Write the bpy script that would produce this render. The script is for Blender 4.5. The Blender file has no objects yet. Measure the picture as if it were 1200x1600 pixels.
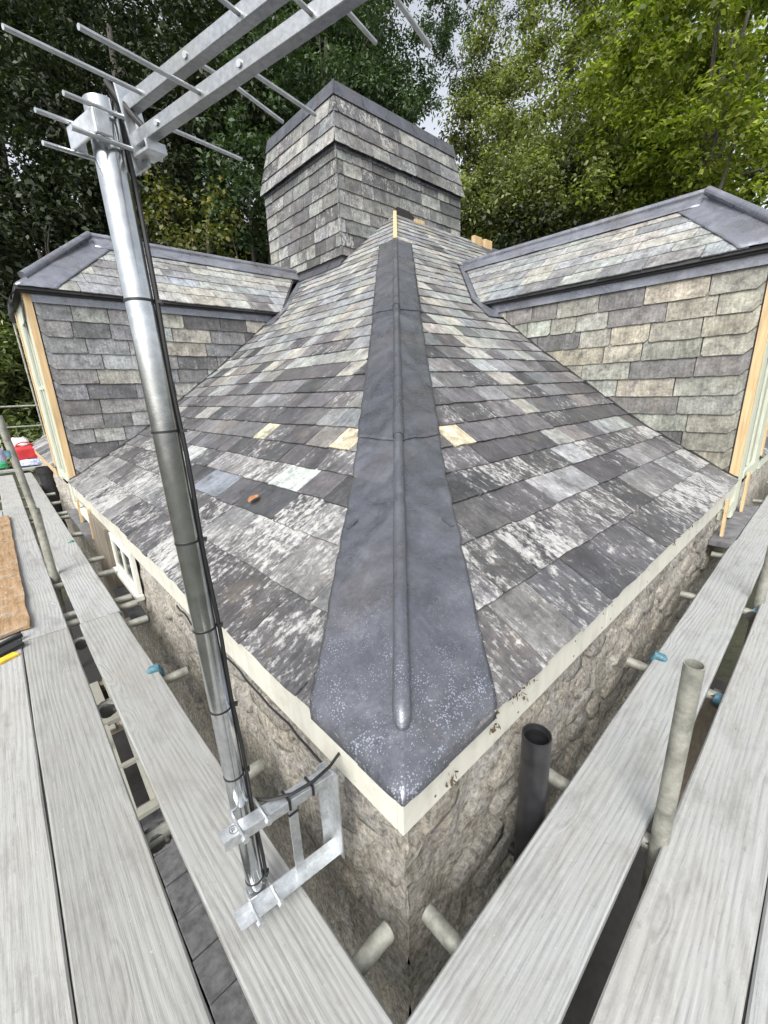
import bpy, math, random
import numpy as np
from mathutils import Vector, Matrix, noise as mnoise

random.seed(7); rng = np.random.default_rng(7)
S = bpy.context.scene
COL = S.collection

# ------------------------------------------------------------------ camera
CAM = Vector((-0.54, -0.564, 1.35))
ROT = Matrix(((0.73254903, 0.21885359, -0.64457352),
              (-0.67972171, 0.18405886, -0.71000052),
              (-0.0367467, 0.9582408, 0.28359168)))
cd = bpy.data.cameras.new('camera'); cam = bpy.data.objects.new('camera', cd); COL.objects.link(cam)
cam.matrix_world = Matrix.Translation(CAM) @ ROT.to_4x4()
cd.sensor_fit = 'VERTICAL'; cd.sensor_height = 36.0; cd.sensor_width = 27.0
cd.lens = 648.0 / 1600.0 * 36.0
cd.clip_start = 0.02; cd.clip_end = 2000
S.camera = cam

# ------------------------------------------------------------------ world, sun, exposure
SUN_DIR = Vector((-0.80, -0.50, 0.95)).normalized()      # towards the sun: veiled, high, from the left
w = bpy.data.worlds.new('World'); S.world = w; w.use_nodes = True
nt = w.node_tree; nt.nodes.clear()
sky = nt.nodes.new('ShaderNodeTexSky'); sky.sky_type = 'NISHITA'; sky.sun_disc = False
sky.sun_elevation = math.asin(SUN_DIR.z); sky.sun_rotation = math.atan2(SUN_DIR.x, SUN_DIR.y)
sky.air_density = 1.0; sky.dust_density = 4.0; sky.ozone_density = 1.0
bg = nt.nodes.new('ShaderNodeBackground'); bg.inputs[1].default_value = 0.15
wo = nt.nodes.new('ShaderNodeOutputWorld')
hs = nt.nodes.new('ShaderNodeHueSaturation'); hs.inputs['Saturation'].default_value = 0.26; hs.inputs['Value'].default_value = 1.3   # thin cloud cover
nt.links.new(sky.outputs[0], hs.inputs['Color']); nt.links.new(hs.outputs[0], bg.inputs[0]); nt.links.new(bg.outputs[0], wo.inputs[0])
sl = bpy.data.lights.new('sun', 'SUN'); sl.energy = 2.0; sl.angle = math.radians(30); sl.color = (1.0, 0.98, 0.95)
so = bpy.data.objects.new('sun', sl); COL.objects.link(so)
so.rotation_euler = (-SUN_DIR).to_track_quat('-Z', 'Y').to_euler()
S.view_settings.view_transform = 'Standard'; S.view_settings.look = 'None'
S.view_settings.exposure = 0.62; S.view_settings.gamma = 1.0
S.view_settings.use_curve_mapping = False

# ------------------------------------------------------------------ helpers
def link(o, parent=None):
    COL.objects.link(o)
    if parent is not None: o.parent = parent
    return o
def tag(o, label=None, cat=None, group=None, kind=None):
    if label: o['label'] = label
    if cat: o['category'] = cat
    if group: o['group'] = group
    if kind: o['kind'] = kind
    return o
def empty(name, loc=(0, 0, 0), parent=None):
    o = bpy.data.objects.new(name, None); o.empty_display_size = 0.1
    o.location = loc; return link(o, parent)

class MB:
    def __init__(s): s.v = []; s.f = []
    def add(s, vs, fs):
        n = len(s.v); s.v += [tuple(p) for p in vs]; s.f += [tuple(i + n for i in f) for f in fs]; return s
    def box(s, lo, hi):
        (a, b, c), (d, e, f) = lo, hi
        return s.add([(a,b,c),(d,b,c),(d,e,c),(a,e,c),(a,b,f),(d,b,f),(d,e,f),(a,e,f)],
                     [(0,3,2,1),(4,5,6,7),(0,1,5,4),(1,2,6,5),(2,3,7,6),(3,0,4,7)])
    def obox(s, p, ax, ay, az):            # oriented box: centre and three half vectors
        p, ax, ay, az = map(Vector, (p, ax, ay, az))
        vs = [p + i*ax + j*ay + k*az for k in (-1, 1) for i, j in ((-1,-1),(1,-1),(1,1),(-1,1))]
        return s.add(vs, [(0,3,2,1),(4,5,6,7),(0,1,5,4),(1,2,6,5),(2,3,7,6),(3,0,4,7)])
    def beam(s, a, b, w, h, up=(0, 0, 1)):
        a, b = Vector(a), Vector(b); d = b - a; L = d.length; d.normalize()
        x = d.cross(Vector(up)).normalized(); y = x.cross(d)
        return s.obox((a + b)/2, d*L/2, x*w/2, y*h/2)
    def tube(s, pts, r, n=12, caps=True):
        pts = [Vector(p) for p in pts]; m = len(pts)
        rs = r if isinstance(r, (list, tuple)) else [r]*m
        t0 = (pts[1] - pts[0]).normalized()
        x = t0.orthogonal().normalized(); n0 = len(s.v)
        for i, p in enumerate(pts):
            t = (pts[min(i+1, m-1)] - pts[max(i-1, 0)]).normalized()
            x = (x - t*x.dot(t)).normalized(); y = t.cross(x)
            for k in range(n):
                a = 2*math.pi*k/n; s.v.append(tuple(p + (x*math.cos(a) + y*math.sin(a))*rs[i]))
        for i in range(m - 1):
            for k in range(n):
                a = n0 + i*n + k; b = n0 + i*n + (k+1) % n
                s.f.append((a, b, b + n, a + n))
        if caps:
            s.f.append(tuple(n0 + k for k in reversed(range(n)))); s.f.append(tuple(n0 + (m-1)*n + k for k in range(n)))
        return s
    def pipe(s, a, b, r, t, n=20):         # open pipe with a wall thickness
        a, b = Vector(a), Vector(b); d = (b-a).normalized(); x = d.orthogonal().normalized(); y = d.cross(x); n0 = len(s.v)
        for p, rr in ((a, r), (b, r), (b, r-t), (a, r-t)):
            for k in range(n):
                q = 2*math.pi*k/n; s.v.append(tuple(p + (x*math.cos(q) + y*math.sin(q))*rr))
        for j in range(4):
            for k in range(n):
                k2 = (k+1) % n; j2 = (j+1) % 4
                s.f.append((n0+j*n+k, n0+j*n+k2, n0+j2*n+k2, n0+j2*n+k))
        return s
    def grid(s, fn, nu, nv):
        n0 = len(s.v)
        for j in range(nv + 1):
            for i in range(nu + 1): s.v.append(tuple(fn(i/nu, j/nv)))
        for j in range(nv):
            for i in range(nu):
                a = n0 + j*(nu+1) + i; s.f.append((a, a+1, a+nu+2, a+nu+1))
        return s
    def build(s, name, mat, parent=None, smooth=False, bevel=0.0):
        me = bpy.data.meshes.new(name); me.from_pydata(s.v, [], s.f); me.validate(); me.update()
        me.materials.append(mat)
        if smooth:
            me.polygons.foreach_set('use_smooth', [True]*len(me.polygons))
            if smooth != 'all':
                me.update(); me.set_sharp_from_angle(angle=math.radians(40))
        o = bpy.data.objects.new(name, me); link(o, parent)
        if bevel:
            m = o.modifiers.new('bevel', 'BEVEL'); m.width = bevel; m.segments = 2; m.limit_method = 'ANGLE'; m.angle_limit = math.radians(50)
        return o

def proj(p):
    q = ROT.transposed() @ (Vector(p) - CAM); z = max(-q.z, 1e-3)
    return 600 + 648*q.x/z, 800 - 648*q.y/z
def at(px, py, depth):               # a point in the place, by direction from the viewpoint and distance
    return CAM + ROT @ Vector(((px-600)/648*depth, (800-py)/648*depth, -depth))
def pixel_area(pts):
    a = 0; P = [proj(p) for p in pts]
    for i in range(len(P)):
        x0, y0 = P[i]; x1, y1 = P[(i+1) % len(P)]; a += x0*y1 - x1*y0
    cx = sum(p[0] for p in P)/len(P); cy = sum(p[1] for p in P)/len(P)
    if not (-40 < cx < 1240 and -40 < cy < 1640): return 0.0
    return abs(a)/2

# ------------------------------------------------------------------ materials
class NT:
    def __init__(s, name):
        s.m = bpy.data.materials.new(name); s.m.use_nodes = True; s.t = s.m.node_tree; s.t.nodes.clear()
        s.out = s.t.nodes.new('ShaderNodeOutputMaterial')
    def n(s, typ, _props=None, **ins):
        nd = s.t.nodes.new('ShaderNode' + typ)
        for k, v in (_props or {}).items(): setattr(nd, k, v)
        for k, v in ins.items():
            key = int(k[1:]) if k[0] == 'i' and k[1:].isdigit() else k.replace('_', ' ')
            sk = nd.inputs[key]
            if hasattr(v, 'is_output') or isinstance(v, bpy.types.NodeSocket): s.t.links.new(v, sk)
            else: sk.default_value = v
        return nd
    def mul(s, a, b): return s.n('Math', {'operation': 'MULTIPLY'}, i0=a, i1=b).outputs[0]
    def math(s, op, a, b=0.0): return s.n('Math', {'operation': op}, i0=a, i1=b).outputs[0]
    def mix(s, f, a, b, mode='MIX'):
        nd = s.n('MixRGB', {'blend_type': mode}, i0=f, i1=a, i2=b); return nd.outputs[0]
    def ramp(s, f, stops):
        nd = s.n('ValToRGB', i0=f); e = nd.color_ramp.elements
        while len(e) < len(stops): e.new(0.5)
        for el, (p, c) in zip(e, stops):
            el.position = p; el.color = (c, c, c, 1) if isinstance(c, (int, float)) else (*c, 1)
        return nd.outputs[0]
    def noise(s, vec, scale, detail=4, rough=0.55, dist=0.0):
        nd = s.n('TexNoise', i2=scale); nd.inputs['Detail'].default_value = detail
        nd.inputs['Roughness'].default_value = rough; nd.inputs['Distortion'].default_value = dist
        s.t.links.new(vec, nd.inputs['Vector']); return nd.outputs[0]
    def vscale(s, v, x, y, z):
        return s.n('VectorMath', {'operation': 'MULTIPLY'}, i0=v, i1=(x, y, z)).outputs[0]
    def pos(s): return s.n('NewGeometry').outputs['Position']
    def obj(s): return s.n('TexCoord').outputs['Object']
    def bump(s, h, strength, dist):
        nd = s.n('Bump'); nd.inputs['Strength'].default_value = strength; nd.inputs['Distance'].default_value = dist
        s.t.links.new(h, nd.inputs['Height']); return nd.outputs[0]
    def bsdf(s, col, rough=0.6, metal=0.0, normal=None, spec=0.5, **kw):
        b = s.n('BsdfPrincipled')
        for k, v in (('Base Color', col), ('Roughness', rough), ('Metallic', metal), ('Normal', normal), ('Specular IOR Level', spec)):
            if v is None: continue
            if isinstance(v, bpy.types.NodeSocket): s.t.links.new(v, b.inputs[k])
            elif k == 'Base Color': b.inputs[k].default_value = (*v, 1)
            else: b.inputs[k].default_value = v
        s.t.links.new(b.outputs[0], s.out.inputs[0]); return b

def mat_slate():
    t = NT('slate')
    a = t.n('Attribute', {'attribute_name': 'col'}); l = t.n('Attribute', {'attribute_name': 'loc'}).outputs['Vector']
    lich = a.outputs['Alpha']; p = l
    big = t.noise(t.vscale(p, 1, 1, 37), 6.0, 6, 0.65)
    fine = t.noise(t.vscale(p, 1, 1, 37), 42.0, 7, 0.75)
    streak = t.noise(t.vscale(p, 46, 6.5, 37), 1.0, 7, 0.72, 0.25)
    patch = t.noise(t.vscale(p, 1.15, 0.8, 53), 30.0, 10, 0.74, 0.0)
    base = t.mix(1.0, a.outputs['Color'], t.ramp(big, [(0.28, 0.50), (0.72, 1.28)]), 'MULTIPLY')
    base = t.mix(1.0, base, t.ramp(fine, [(0.30, 0.58), (0.70, 1.42)]), 'MULTIPLY')
    base = t.mix(0.75, base, t.ramp(streak, [(0.32, 0.60), (0.68, 1.38)]), 'MULTIPLY')
    st = t.ramp(t.noise(t.vscale(p, 1, 1, 71), 5.0, 6, 0.7), [(0.56, 0.0), (0.76, 0.38)])
    base = t.mix(st, base, (0.235, 0.185, 0.125, 1))
    dk = t.ramp(t.noise(t.vscale(p, 1, 1, 91), 10.0, 9, 0.80), [(0.50, 0.0), (0.64, 0.72)])
    base = t.mix(dk, base, (0.045, 0.045, 0.047, 1))
    blend = t.math('ADD', t.math('ADD', t.mul(patch, 0.55), t.mul(streak, 0.20)), t.mul(big, 0.25))
    thr = t.math('SUBTRACT', 0.650, t.mul(lich, 0.148))
    lm = t.n('MapRange', {'interpolation_type': 'SMOOTHSTEP'}, i0=blend, i1=thr, i2=t.math('ADD', thr, 0.07)).outputs[0]
    lm = t.mul(lm, t.ramp(fine, [(0.32, 0.35), (0.55, 1.0)]))
    base = t.mix(t.mul(lm, 0.9), base, (0.46, 0.458, 0.445, 1))
    h = t.math('ADD', t.mul(big, 0.6), t.math('ADD', t.mul(fine, 0.45), t.math('ADD', t.mul(streak, 0.4), t.mul(lm, 0.35))))
    t.bsdf(base, t.ramp(fine, [(0.3, 0.45), (0.7, 0.72)]), 0.0, t.bump(h, 0.75, 0.008), 0.4)
    return t.m
def mat_lead(name='lead', specks=0.0, k=1.0):
    t = NT(name); p = t.pos()
    n1 = t.noise(p, 4.0, 7, 0.62, 0.8); n2 = t.noise(p, 55.0, 6, 0.7); n3 = t.noise(p, 2.2, 4); sc_ = t.noise(t.vscale(p, 14, 14, 40), 1.0, 6, 0.7, 1.5)
    c = t.ramp(n1, [(0.30, (0.088*k, 0.094*k, 0.110*k)), (0.52, (0.125*k, 0.131*k, 0.150*k)), (0.72, (0.175*k, 0.183*k, 0.205*k))])
    c = t.mix(t.ramp(n3, [(0.48, 0.0), (0.72, 0.45)]), c, (0.165, 0.145, 0.138, 1))
    c = t.mix(t.ramp(sc_, [(0.58, 0.0), (0.70, 0.45)]), c, (0.25, 0.265, 0.30, 1))
    c = t.mix(0.6, c, t.ramp(n2, [(0.3, 0.72), (0.7, 1.28)]), 'MULTIPLY')
    if specks:
        v = t.n('TexVoronoi', i2=135.0); t.t.links.new(t.n('VectorMath', {'operation': 'ADD'}, i0=p, i1=t.vscale(t.n('TexNoise', i2=60.0).outputs[1], .006, .006, .006)).outputs[0], v.inputs['Vector'])
        z = t.n('SeparateXYZ', i0=p).outputs[2]
        fade = t.n('MapRange', i0=z, i1=0.80, i2=0.43, i3=0.0, i4=1.0).outputs[0]
        sz = t.mul(fade, t.ramp(t.noise(p, 11.0, 4, 0.7), [(0.36, 0.08), (0.68, 0.52)]))
        m = t.math('LESS_THAN', v.outputs['Distance'], sz)
        c = t.mix(t.mul(m, 0.62), c, (0.44, 0.47, 0.56, 1))
    t.bsdf(c, t.ramp(n1, [(0.3, 0.22), (0.7, 0.40)]), 0.55, t.bump(t.math('ADD', n1, t.math('ADD', t.mul(sc_, 0.25), t.mul(n2, 0.2))), 0.5, 0.012), 0.5)
    return t.m
def mat_board(name, tint, seed):
    t = NT(name); o = t.obj(); r = t.n('ObjectInfo').outputs['Random']
    off = t.n('CombineXYZ', i0=t.mul(r, 31.0), i1=t.mul(r, 17.0), i2=0.0).outputs[0]
    p = t.n('VectorMath', {'operation': 'ADD'}, i0=o, i1=off).outputs[0]
    warp = t.noise(t.vscale(p, 0.55, 4, 4), 1.0, 2, 0.45)
    knot = t.noise(t.vscale(p, 2.0, 7, 7), 1.0, 1, 0.4)
    y = t.n('SeparateXYZ', i0=p).outputs[1]
    ph = t.math('ADD', t.mul(y, 300.0), t.math('ADD', t.mul(warp, 62.0), t.mul(t.ramp(knot, [(0.66, 0.0), (0.84, 1.0)]), 26.0)))
    wav = t.math('SINE', ph); wav = t.math('ADD', t.mul(wav, 0.5), 0.5)
    fib = t.noise(t.vscale(p, 5, 190, 60), 1.0, 4, 0.6)
    st = t.noise(t.vscale(p, 2, 5, 5), 1.0, 6, 0.65)
    dirt = t.noise(p, 26.0, 6, 0.7)
    amp = t.ramp(t.noise(t.vscale(p, 0.8, 3, 3), 1.0, 2), [(0.35, 0.25), (0.65, 1.0)])
    g = t.math('ADD', t.mul(t.mul(wav, amp), 0.36), t.mul(fib, 0.64))
    c = t.ramp(g, [(0.12, tuple(k*0.52 for k in tint)), (0.38, tuple(k*0.93 for k in tint)), (0.75, tuple(k*1.12 for k in tint))])
    c = t.mix(t.ramp(st, [(0.48, 0.0), (0.80, 0.42)]), c, (0.255, 0.225, 0.185, 1))
    c = t.mix(t.ramp(st, [(0.22, 0.5), (0.44, 0.0)]), c, (0.205, 0.215, 0.20, 1))
    c = t.mix(t.ramp(dirt, [(0.60, 0.0), (0.76, 0.6)]), c, (0.17, 0.158, 0.14, 1))
    c = t.mix(1.0, c, t.ramp(r, [(0.0, (0.80, 0.79, 0.76)), (0.35, (1.02, 1.02, 1.02)), (0.7, (0.90, 0.91, 0.90)), (1.0, (1.10, 1.07, 1.03))]), 'MULTIPLY')
    blot = t.noise(t.vscale(p, 3.5, 9, 5), 1.0, 8, 0.72)
    c = t.mix(t.ramp(blot, [(0.50, 0.0), (0.70, 0.62)]), c, (0.165, 0.158, 0.145, 1))
    c = t.mix(t.ramp(t.noise(t.vscale(p, 9, 60, 5), 1.0, 7, 0.8), [(0.60, 0.0), (0.70, 0.75)]), c, (0.12, 0.11, 0.095, 1))
    c = t.mix(t.ramp(t.noise(p, 70.0, 3, 0.6), [(0.70, 0.0), (0.74, 0.8)]), c, (0.42, 0.42, 0.41, 1))
    t.bsdf(c, 0.86, 0.0, t.bump(t.math('ADD', g, t.mul(dirt, 0.6)), 0.6, 0.004), 0.2)
    return t.m
def mat_galv(name, base=0.55, rough=0.32, bright=1.0, scale=60):
    t = NT(name); p = t.obj()
    n = t.noise(p, scale, 5, 0.65); b = t.noise(t.vscale(p, 1, 1, 1), 9, 4)
    c = t.ramp(n, [(0.3, (base*0.72, base*0.76, base*0.80)), (0.7, (base*1.15, base*1.18, base*1.2))])
    c = t.mix(t.ramp(b, [(0.45, 0.0), (0.7, 0.4)]), c, (base*0.6, base*0.6, base*0.55, 1))
    t.bsdf(c, t.ramp(b, [(0.3, rough*0.75), (0.7, rough*1.4)]), 0.9*bright, t.bump(n, 0.12, 0.002))
    return t.m
def mat_tube():
    t = NT('scaffold_tube_steel'); p = t.pos()
    n = t.noise(p, 14, 6, 0.65); f = t.noise(p, 90, 4, 0.6)
    c = t.ramp(n, [(0.3, (0.15, 0.15, 0.13)), (0.55, (0.30, 0.30, 0.26)), (0.75, (0.42, 0.42, 0.37))])
    c = t.mix(0.5, c, t.ramp(f, [(0.3, 0.75), (0.7, 1.2)]), 'MULTIPLY')
    c = t.mix(t.ramp(t.noise(p, 5, 5, 0.7), [(0.62, 0.0), (0.78, 0.55)]), c, (0.24, 0.14, 0.07, 1))
    t.bsdf(c, 0.55, 0.35, t.bump(f, 0.2, 0.002)); return t.m
def mat_wall(name='rough_render', tint=None):
    t = NT(name); p = t.pos()
    a = t.noise(p, 3.0, 7, 0.68); b = t.noise(p, 13.0, 8, 0.75); f = t.noise(p, 48.0, 8, 0.82)
    c = t.ramp(a, [(0.30, (0.24, 0.22, 0.185)), (0.48, (0.43, 0.40, 0.345)), (0.70, (0.57, 0.525, 0.45))])
    c = t.mix(t.ramp(b, [(0.50, 0.0), (0.60, 0.7)]), c, (0.38, 0.37, 0.35, 1))
    c = t.mix(t.ramp(b, [(0.32, 0.85), (0.44, 0.0)]), c, (0.12, 0.10, 0.072, 1))
    c = t.mix(t.ramp(t.noise(p, 4.5, 6, 0.68), [(0.57, 0.0), (0.62, 0.7)]), c, (0.52, 0.51, 0.475, 1))
    c = t.mix(t.ramp(t.noise(p, 8.5, 6, 0.7), [(0.62, 0.0), (0.72, 0.5)]), c, (0.40, 0.25, 0.14, 1))
    z = t.n('SeparateXYZ', i0=p).outputs[2]
    moss = t.mul(t.n('MapRange', i0=z, i1=-0.1, i2=-1.2, i3=0.0, i4=0.75).outputs[0], t.ramp(b, [(0.36, 0.0), (0.6, 1.0)]))
    c = t.mix(moss, c, (0.075, 0.078, 0.036, 1))
    if tint: c = t.mix(0.45, c, (*tint, 1))
    c = t.mix(1.0, c, t.ramp(f, [(0.34, 0.28), (0.66, 1.65)]), 'MULTIPLY')
    t.bsdf(c, 0.92, 0.0, t.bump(t.math('ADD', t.mul(b, 1.0), t.mul(f, 0.7)), 1.0, 0.03), 0.2); return t.m
def mat_paint(name, col, rough=0.5, dirt=(0.30, 0.26, 0.17), amt=0.35):
    t = NT(name); p = t.pos()
    a = t.noise(p, 7, 6, 0.65); v = t.noise(t.vscale(p, 26, 26, 2.5), 1.0, 4)
    c = t.mix(t.ramp(a, [(0.5, 0.0), (0.8, amt)]), (*col, 1), (*dirt, 1))
    c = t.mix(0.4, c, t.ramp(v, [(0.3, 0.76), (0.7, 1.08)]), 'MULTIPLY')
    c = t.mix(t.ramp(t.noise(p, 60, 3, 0.6), [(0.68, 0.0), (0.74, 0.5)]), c, (*[k*0.5 for k in dirt], 1))
    t.bsdf(c, rough, 0.0, t.bump(v, 0.12, 0.003)); return t.m
def mat_plain(name, col, rough=0.6, metal=0.0, var=0.25, scale=20):
    t = NT(name); p = t.pos(); n = t.noise(p, scale, 5, 0.6)
    c = t.mix(1.0, (*col, 1), t.ramp(n, [(0.3, 1 - var), (0.7, 1 + var)]), 'MULTIPLY')
    t.bsdf(c, rough, metal, t.bump(n, 0.15, 0.003)); return t.m
def mat_timber(name, tint):
    t = NT(name); p = t.obj()
    f = t.noise(t.vscale(p, 60, 60, 3), 1.0, 4); b = t.noise(p, 3.0, 4)
    c = t.ramp(f, [(0.3, tuple(k*0.72 for k in tint)), (0.7, tuple(k*1.15 for k in tint))])
    c = t.mix(t.ramp(b, [(0.5, 0.0), (0.8, 0.35)]), c, tuple(k*0.5 for k in tint) + (1,))
    t.bsdf(c, 0.7, 0.0, t.bump(f, 0.25, 0.003), 0.3); return t.m
def mat_ply():
    t = NT('plywood'); p = t.pos()
    n = t.noise(t.vscale(p, 40, 4, 4), 1.0, 5, 0.7); b = t.noise(p, 6, 7, 0.75); f = t.noise(t.vscale(p, 60, 18, 9), 1.0, 6, 0.7)
    c = t.ramp(n, [(0.3, (0.15, 0.095, 0.05)), (0.5, (0.27, 0.175, 0.095)), (0.7, (0.36, 0.25, 0.15))])
    c = t.mix(t.ramp(b, [(0.52, 0.0), (0.62, 0.7)]), c, (0.33, 0.29, 0.23, 1))
    c = t.mix(t.ramp(f, [(0.60, 0.0), (0.68, 0.8)]), c, (0.50, 0.46, 0.40, 1))
    c = t.mix(t.ramp(b, [(0.30, 0.8), (0.42, 0.0)]), c, (0.09, 0.06, 0.035, 1))
    t.bsdf(c, 0.85, 0.0, t.bump(t.math('ADD', n, b), 0.7, 0.006), 0.25); return t.m
def mat_leaf(name, dark, mid, light, trans=0.35, clump=0.6, rough=0.5):
    t = NT(name); g = t.n('NewGeometry')
    r = g.outputs['Random Per Island']; p = g.outputs['Position']
    c = t.ramp(r, [(0.0, dark), (0.5, mid), (1.0, light)])
    n = t.noise(p, clump, 3, 0.6)
    c = t.mix(0.8, c, t.ramp(n, [(0.35, 0.55), (0.65, 1.35)]), 'MULTIPLY')
    b = t.bsdf(c, rough, 0.0, None, 0.35)
    tr = t.n('BsdfTranslucent'); t.t.links.new(t.mix(1.0, c, (1.3, 1.5, 0.6, 1), 'MULTIPLY'), tr.inputs[0])
    mx = t.n('MixShader', i0=trans); t.t.links.new(b.outputs[0], mx.inputs[1]); t.t.links.new(tr.outputs[0], mx.inputs[2])
    t.t.links.new(mx.outputs[0], t.out.inputs[0]); return t.m
def mat_bark():
    t = NT('bark'); p = t.pos(); n = t.noise(t.vscale(p, 6, 6, 1.2), 1.0, 6, 0.7)
    c = t.ramp(n, [(0.3, (0.03, 0.026, 0.021)), (0.7, (0.10, 0.09, 0.075))])
    t.bsdf(c, 0.9, 0.0, t.bump(n, 0.8, 0.03)); return t.m
def mat_ground():
    t = NT('earth'); p = t.pos(); n = t.noise(p, 1.5, 7, 0.7)
    c = t.ramp(n, [(0.3, (0.018, 0.022, 0.012)), (0.7, (0.055, 0.055, 0.030))])
    t.bsdf(c, 0.95, 0.0, t.bump(n, 1.0, 0.1)); return t.m

M = dict(slate=mat_slate(), lead=mat_lead(), lead_sp=mat_lead('lead_spattered', 1.0, 1.15), lead_new=mat_lead('new_lead', 0.0, 1.9),
         board=mat_board('scaffold_board', (0.332, 0.340, 0.338), 1),
         galv=mat_galv('galvanised', 0.38, 0.38, 1.0, 130), mast=mat_galv('mast_steel', 0.52, 0.15, 1.05, 25), tube=mat_tube(), wall=mat_wall(),
         alu=mat_galv('aluminium_rod', 0.60, 0.36), zinc=mat_galv('zinc_bracket', 0.66, 0.42),
         fascia=mat_paint('cream_paint', (0.53, 0.525, 0.46), 0.5, (0.24, 0.215, 0.155), 0.6), green=mat_paint('pale_green_paint', (0.50, 0.53, 0.43), 0.55),
         white=mat_paint('white_paint', (0.62, 0.62, 0.56), 0.5), shaded_white=mat_paint('shaded_white_paint', (0.26, 0.26, 0.225), 0.7), timber=mat_timber('new_timber', (0.52, 0.38, 0.21)),  # second white is darkened in colour for the shade under the boards
         oldwood=mat_timber('grey_timber', (0.19, 0.165, 0.13)), ply=mat_ply(),
         black=mat_plain('black_plastic', (0.020, 0.020, 0.022), 0.35, 0.0, 0.4), rubber=mat_plain('black_rubber', (0.012, 0.012, 0.013), 0.5),
         dark=mat_plain('dark_void', (0.02, 0.019, 0.018), 0.9), felt=mat_plain('roof_felt', (0.05, 0.05, 0.055), 0.9),
         blue=mat_plain('blue_plastic', (0.055, 0.14, 0.18), 0.55, 0.0, 0.45, 60), coupler=mat_plain('coupler_steel', (0.11, 0.11, 0.105), 0.5, 0.4),
         red=mat_plain('red_fabric', (0.40, 0.02, 0.025), 0.6), paper=mat_plain('white_paper', (0.75, 0.74, 0.70), 0.7),
         bluebag=mat_plain('pale_blue_plastic', (0.45, 0.55, 0.78), 0.35), greenbag=mat_plain('green_plastic', (0.03, 0.30, 0.12), 0.5),
         clear=mat_plain('crumpled_plastic', (0.40, 0.45, 0.62), 0.25, 0.0, 0.6, 25),
         slab=mat_plain('slate_slab', (0.13, 0.13, 0.135), 0.6, 0.0, 0.45, 12), paver=mat_plain('paver', (0.085, 0.085, 0.088), 0.85, 0.0, 0.45, 18),
         glass=mat_plain('window_glass', (0.03, 0.035, 0.035), 0.08), bark=mat_bark(), ground=mat_ground(),
         moss=mat_plain('moss', (0.075, 0.05, 0.022), 0.95, 0.0, 0.5, 60), deadleaf=mat_plain('dead_leaf', (0.30, 0.13, 0.05), 0.7),
         yellow=mat_plain('yellow_plastic', (0.62, 0.40, 0.03), 0.5),
         stone0=mat_wall('granite_stone', (0.33, 0.305, 0.265)), stone1=mat_wall('grey_stone', (0.24, 0.235, 0.225)), stone2=mat_wall('pale_stone', (0.42, 0.38, 0.31)))

# ------------------------------------------------------------------ ground
GZ = -2.35
def terrain(x, y):
    d = max(0.0, (x + y)/1.414 - 8.5)
    k = max(0.0, y - 13.0)*0.25*(1.0 if x < 4 else 0.6)
    return GZ + 0.34*min(d, 30) + 0.12*max(0, d-30) + min(k, 5) + 0.35*mnoise.noise(Vector((x*.15, y*.15, 1)))*min(1, d/4)
g = MB().grid(lambda a, b: ((a-.35)*170 if False else -60+a*180, -60+b*180, terrain(-60+a*180, -60+b*180)), 120, 120).build('ground', M['ground'], smooth='all')
tag(g, kind='structure')
# block paving below the scaffold, beside the left wall
pv = MB().box((-3.2, -2.6, GZ-.1), (5.5, 9.0, GZ+.012)).build('paving', M['dark']); tag(pv, kind='structure')
pm = MB().box((-.096, -.146, -.03), (.096, .146, .03)).build('paving_stone', M['paver'], pv, bevel=.006)
first = True
for i in range(9):
    for j in range(9):
        x = -1.25 + i*.2; y = .55 + j*.3 + (.15 if i % 2 else 0)
        if first: o = pm; first = False
        else: o = pm.copy(); link(o, pv)
        o.location = (x, y, GZ + .02 + random.uniform(-.006, .006)); o.rotation_euler = (random.uniform(-.02, .02), random.uniform(-.02, .02), random.uniform(-.03, .03))

# ------------------------------------------------------------------ the house
house = empty('house', (0, 0, GZ))
tag(house, 'stone house with hipped slate roof, two dormers and slate hung chimney', 'house')
KD = [0.0, 0.85, 2.0, 12.0]; KZ = [0.42, 0.896, 0.896 + .70*1.15, 0.896 + .70*1.15 + .77*10]
def zr(d):
    if d < 0: return .42 + .56*d
    return float(np.interp(d, KD, KZ))
def sl_at(d): return .56 if d < .85 else (.70 if d < 2 else .77)
APEX = 5.20
def PR(u, d, h=0.0):                 # right slope (eave along x)
    s = sl_at(d); k = 1/math.sqrt(1 + s*s); return Vector((u, d - s*k*h, zr(d) + k*h))
def PL(u, d, h=0.0):                 # left slope (eave along y)
    s = sl_at(d); k = 1/math.sqrt(1 + s*s); return Vector((d - s*k*h, u, zr(d) + k*h))

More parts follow.
